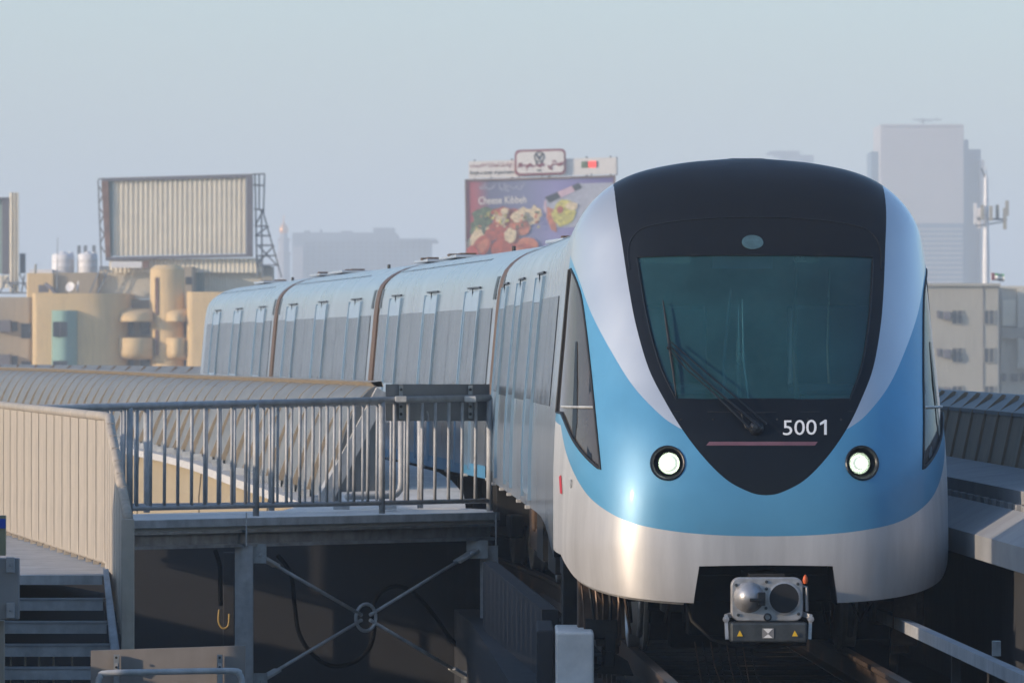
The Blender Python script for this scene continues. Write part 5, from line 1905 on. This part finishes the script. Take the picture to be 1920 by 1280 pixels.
# pale high-rise at right
D6 = 1500.0
tw = thing('high_rise', P(1745, GY(D6), D6), 'pale pinkish high-rise tower fading into haze at right', 'tower')
gy6 = 650 + 11.15 / D6 * F
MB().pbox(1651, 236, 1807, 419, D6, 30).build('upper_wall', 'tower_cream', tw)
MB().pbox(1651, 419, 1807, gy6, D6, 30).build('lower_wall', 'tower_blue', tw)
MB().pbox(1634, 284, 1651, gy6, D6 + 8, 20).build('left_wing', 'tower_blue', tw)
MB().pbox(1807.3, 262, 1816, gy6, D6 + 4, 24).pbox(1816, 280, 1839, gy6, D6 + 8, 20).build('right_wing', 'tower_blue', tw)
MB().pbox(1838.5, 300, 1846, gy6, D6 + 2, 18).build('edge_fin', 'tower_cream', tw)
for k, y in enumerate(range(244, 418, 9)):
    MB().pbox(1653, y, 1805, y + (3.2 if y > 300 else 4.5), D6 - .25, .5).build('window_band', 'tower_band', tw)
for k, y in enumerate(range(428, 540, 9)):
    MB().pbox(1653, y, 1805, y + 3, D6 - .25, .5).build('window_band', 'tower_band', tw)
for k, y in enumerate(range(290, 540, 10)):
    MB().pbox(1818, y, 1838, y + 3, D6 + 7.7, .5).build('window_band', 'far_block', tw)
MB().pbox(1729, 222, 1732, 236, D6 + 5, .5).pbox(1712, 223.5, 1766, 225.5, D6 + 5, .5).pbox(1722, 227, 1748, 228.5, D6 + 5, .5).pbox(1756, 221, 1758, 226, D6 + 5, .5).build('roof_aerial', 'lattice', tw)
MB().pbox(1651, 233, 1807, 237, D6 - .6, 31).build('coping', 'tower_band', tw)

# telecom mast
D7 = 500.0
ms = thing('telecom_mast', P(1850, GY(D7), D7), 'slim pale telecom mast with a ring of panel antennas at right', 'mast')
c = P(1849, 0, D7)
MB().lathe([(.34, GZ), (.26, P(0, 500, D7).z), (.20, P(0, 420, D7).z), (.14, P(0, 335, D7).z), (.05, P(0, 326, D7).z), (.03, P(0, 312, D7).z)], (c.x, c.y, 0), (0, 0, 1), 12).build('pole', 'tank_white', ms, smooth=True)
MB().beam(P(1826, 409, D7), P(1888, 412, D7), .16, .16).beam(P(1830, 424, D7 - .4), P(1880, 416, D7 + .4), .1, .1).build('cross_arm', 'lattice', ms)
MB().tube([P(1840, 316, D7 - .2), P(1846, 330, D7), P(1849, 338, D7)], .06, 6).build('lamp_arm', 'lattice', ms)
for px, y0, y1, e in ((1829, 381, 420, -.5), (1836, 390, 428, .2), (1842, 384, 412, -.7), (1858, 386, 414, -.7), (1870, 384, 412, .3), (1884, 390, 430, -.3), (1888, 376, 405, .5)):
    m_ = MB().box(P(px, (y0 + y1) / 2, D7 + e), (.26, .14, (y1 - y0) / F * D7))
    m_.box(P(px + 2, (y0 + y1) / 2, D7 + e + .15), (.06, .2, .7))
    m_.build('panel_antenna', 'tank_white' if px in (1829, 1836) else 'grey_plaster', ms, bevel=.02)

# right-hand buildings
D8 = 420.0
gb = thing('apartment_building', P(1810, GY(D8), D8), 'grey-beige apartment block with small square windows, right of the train', 'building')
rbox(1700, 535, 1874, D8, 14, .1).build('wall', 'grey_plaster', gb)
MB().pbox(1698, 531, 1876, 536, D8 - .3, 14.4).build('coping', 'grey_plaster', gb)
MB().pbox(1843.2, 536, 1844.4, 760, D8 - .06, .1).build('wall_joint', 'dark_frame', gb)
for r0, r1 in ((582, 607), (653, 679), (724, 750)):
    win(gb, 1786, r0, 1804, r1, D8)
    win(gb, 1846, r0, 1863, r1, D8)
    MB().pbox(1769, r0 + 2, 1783, r1 - 8, D8 - .55, .5).build('air_conditioner', 'dark_frame', gb, bevel=.03)
    MB().pbox(1757, r0, 1762, r0 + 14, D8 - .3, .25).build('vent', 'dark_frame', gb)
cb2 = thing('apartment_building', P(1910, GY(D8 + 9), D8 + 9), 'cream building cut off by the right edge of the photo', 'building')
rbox(1875.5, 540, 2060, D8 + 9, 12, .1).build('wall', 'cream_plaster', cb2)
MB().pbox(1874, 536, 2062, 541, D8 + 8.8, 12.4).build('coping', 'cream_plaster', cb2)
MB().pbox(1908, 541, 2060, 690, D8 + 8.4, .7).build('balcony_block', 'cream_plaster', cb2)
MB().pbox(1878, 614, 2060, 634, D8 + 8.3, .8).build('balcony_band', 'grey_plaster', cb2)
MB().pbox(1880, 562, 1905, 611, D8 + 8.7, .3).build('wall_panel', 'corrugated', cb2)
for a, b in ((1878, 1886), (1896, 1908), (1914, 1924)):
    MB().pbox(a, 700, b, 714, D8 + 8.7, .4).build('window', 'far_glass', cb2)
fl = thing('flag', P(1860, 536, D8 + 1), 'small red, green, white and black flag on the roof of the grey-beige block', 'flag')
MB().tube([P(1859, 536, D8 + 1), P(1858, 506, D8 + 1)], .03, 6).build('pole', 'tank_white', fl)
def wav(x): return math.sin((x - 1860) * .45) * .12
def fpoly(x0, x1, y0, y1, m):
    rows = []
    for k in range(9):
        x = x0 + (x1 - x0) * k / 8
        s_ = (x - 1859) * .12
        rows.append([P(x, y0 + s_, D8 + 1) + Vector((0, wav(x), 0)), P(x, y1 + s_, D8 + 1) + Vector((0, wav(x), 0))])
    MB().loft(rows).build('cloth', m, fl)
fpoly(1859, 1865, 511, 525, 'red_print')
fpoly(1865, 1883, 511, 515.6, 'flag_green')
fpoly(1865, 1883, 515.6, 520.3, 'white_print')
fpoly(1865, 1883, 520.3, 525, 'poster_black')
print('objects', len(sc.objects))
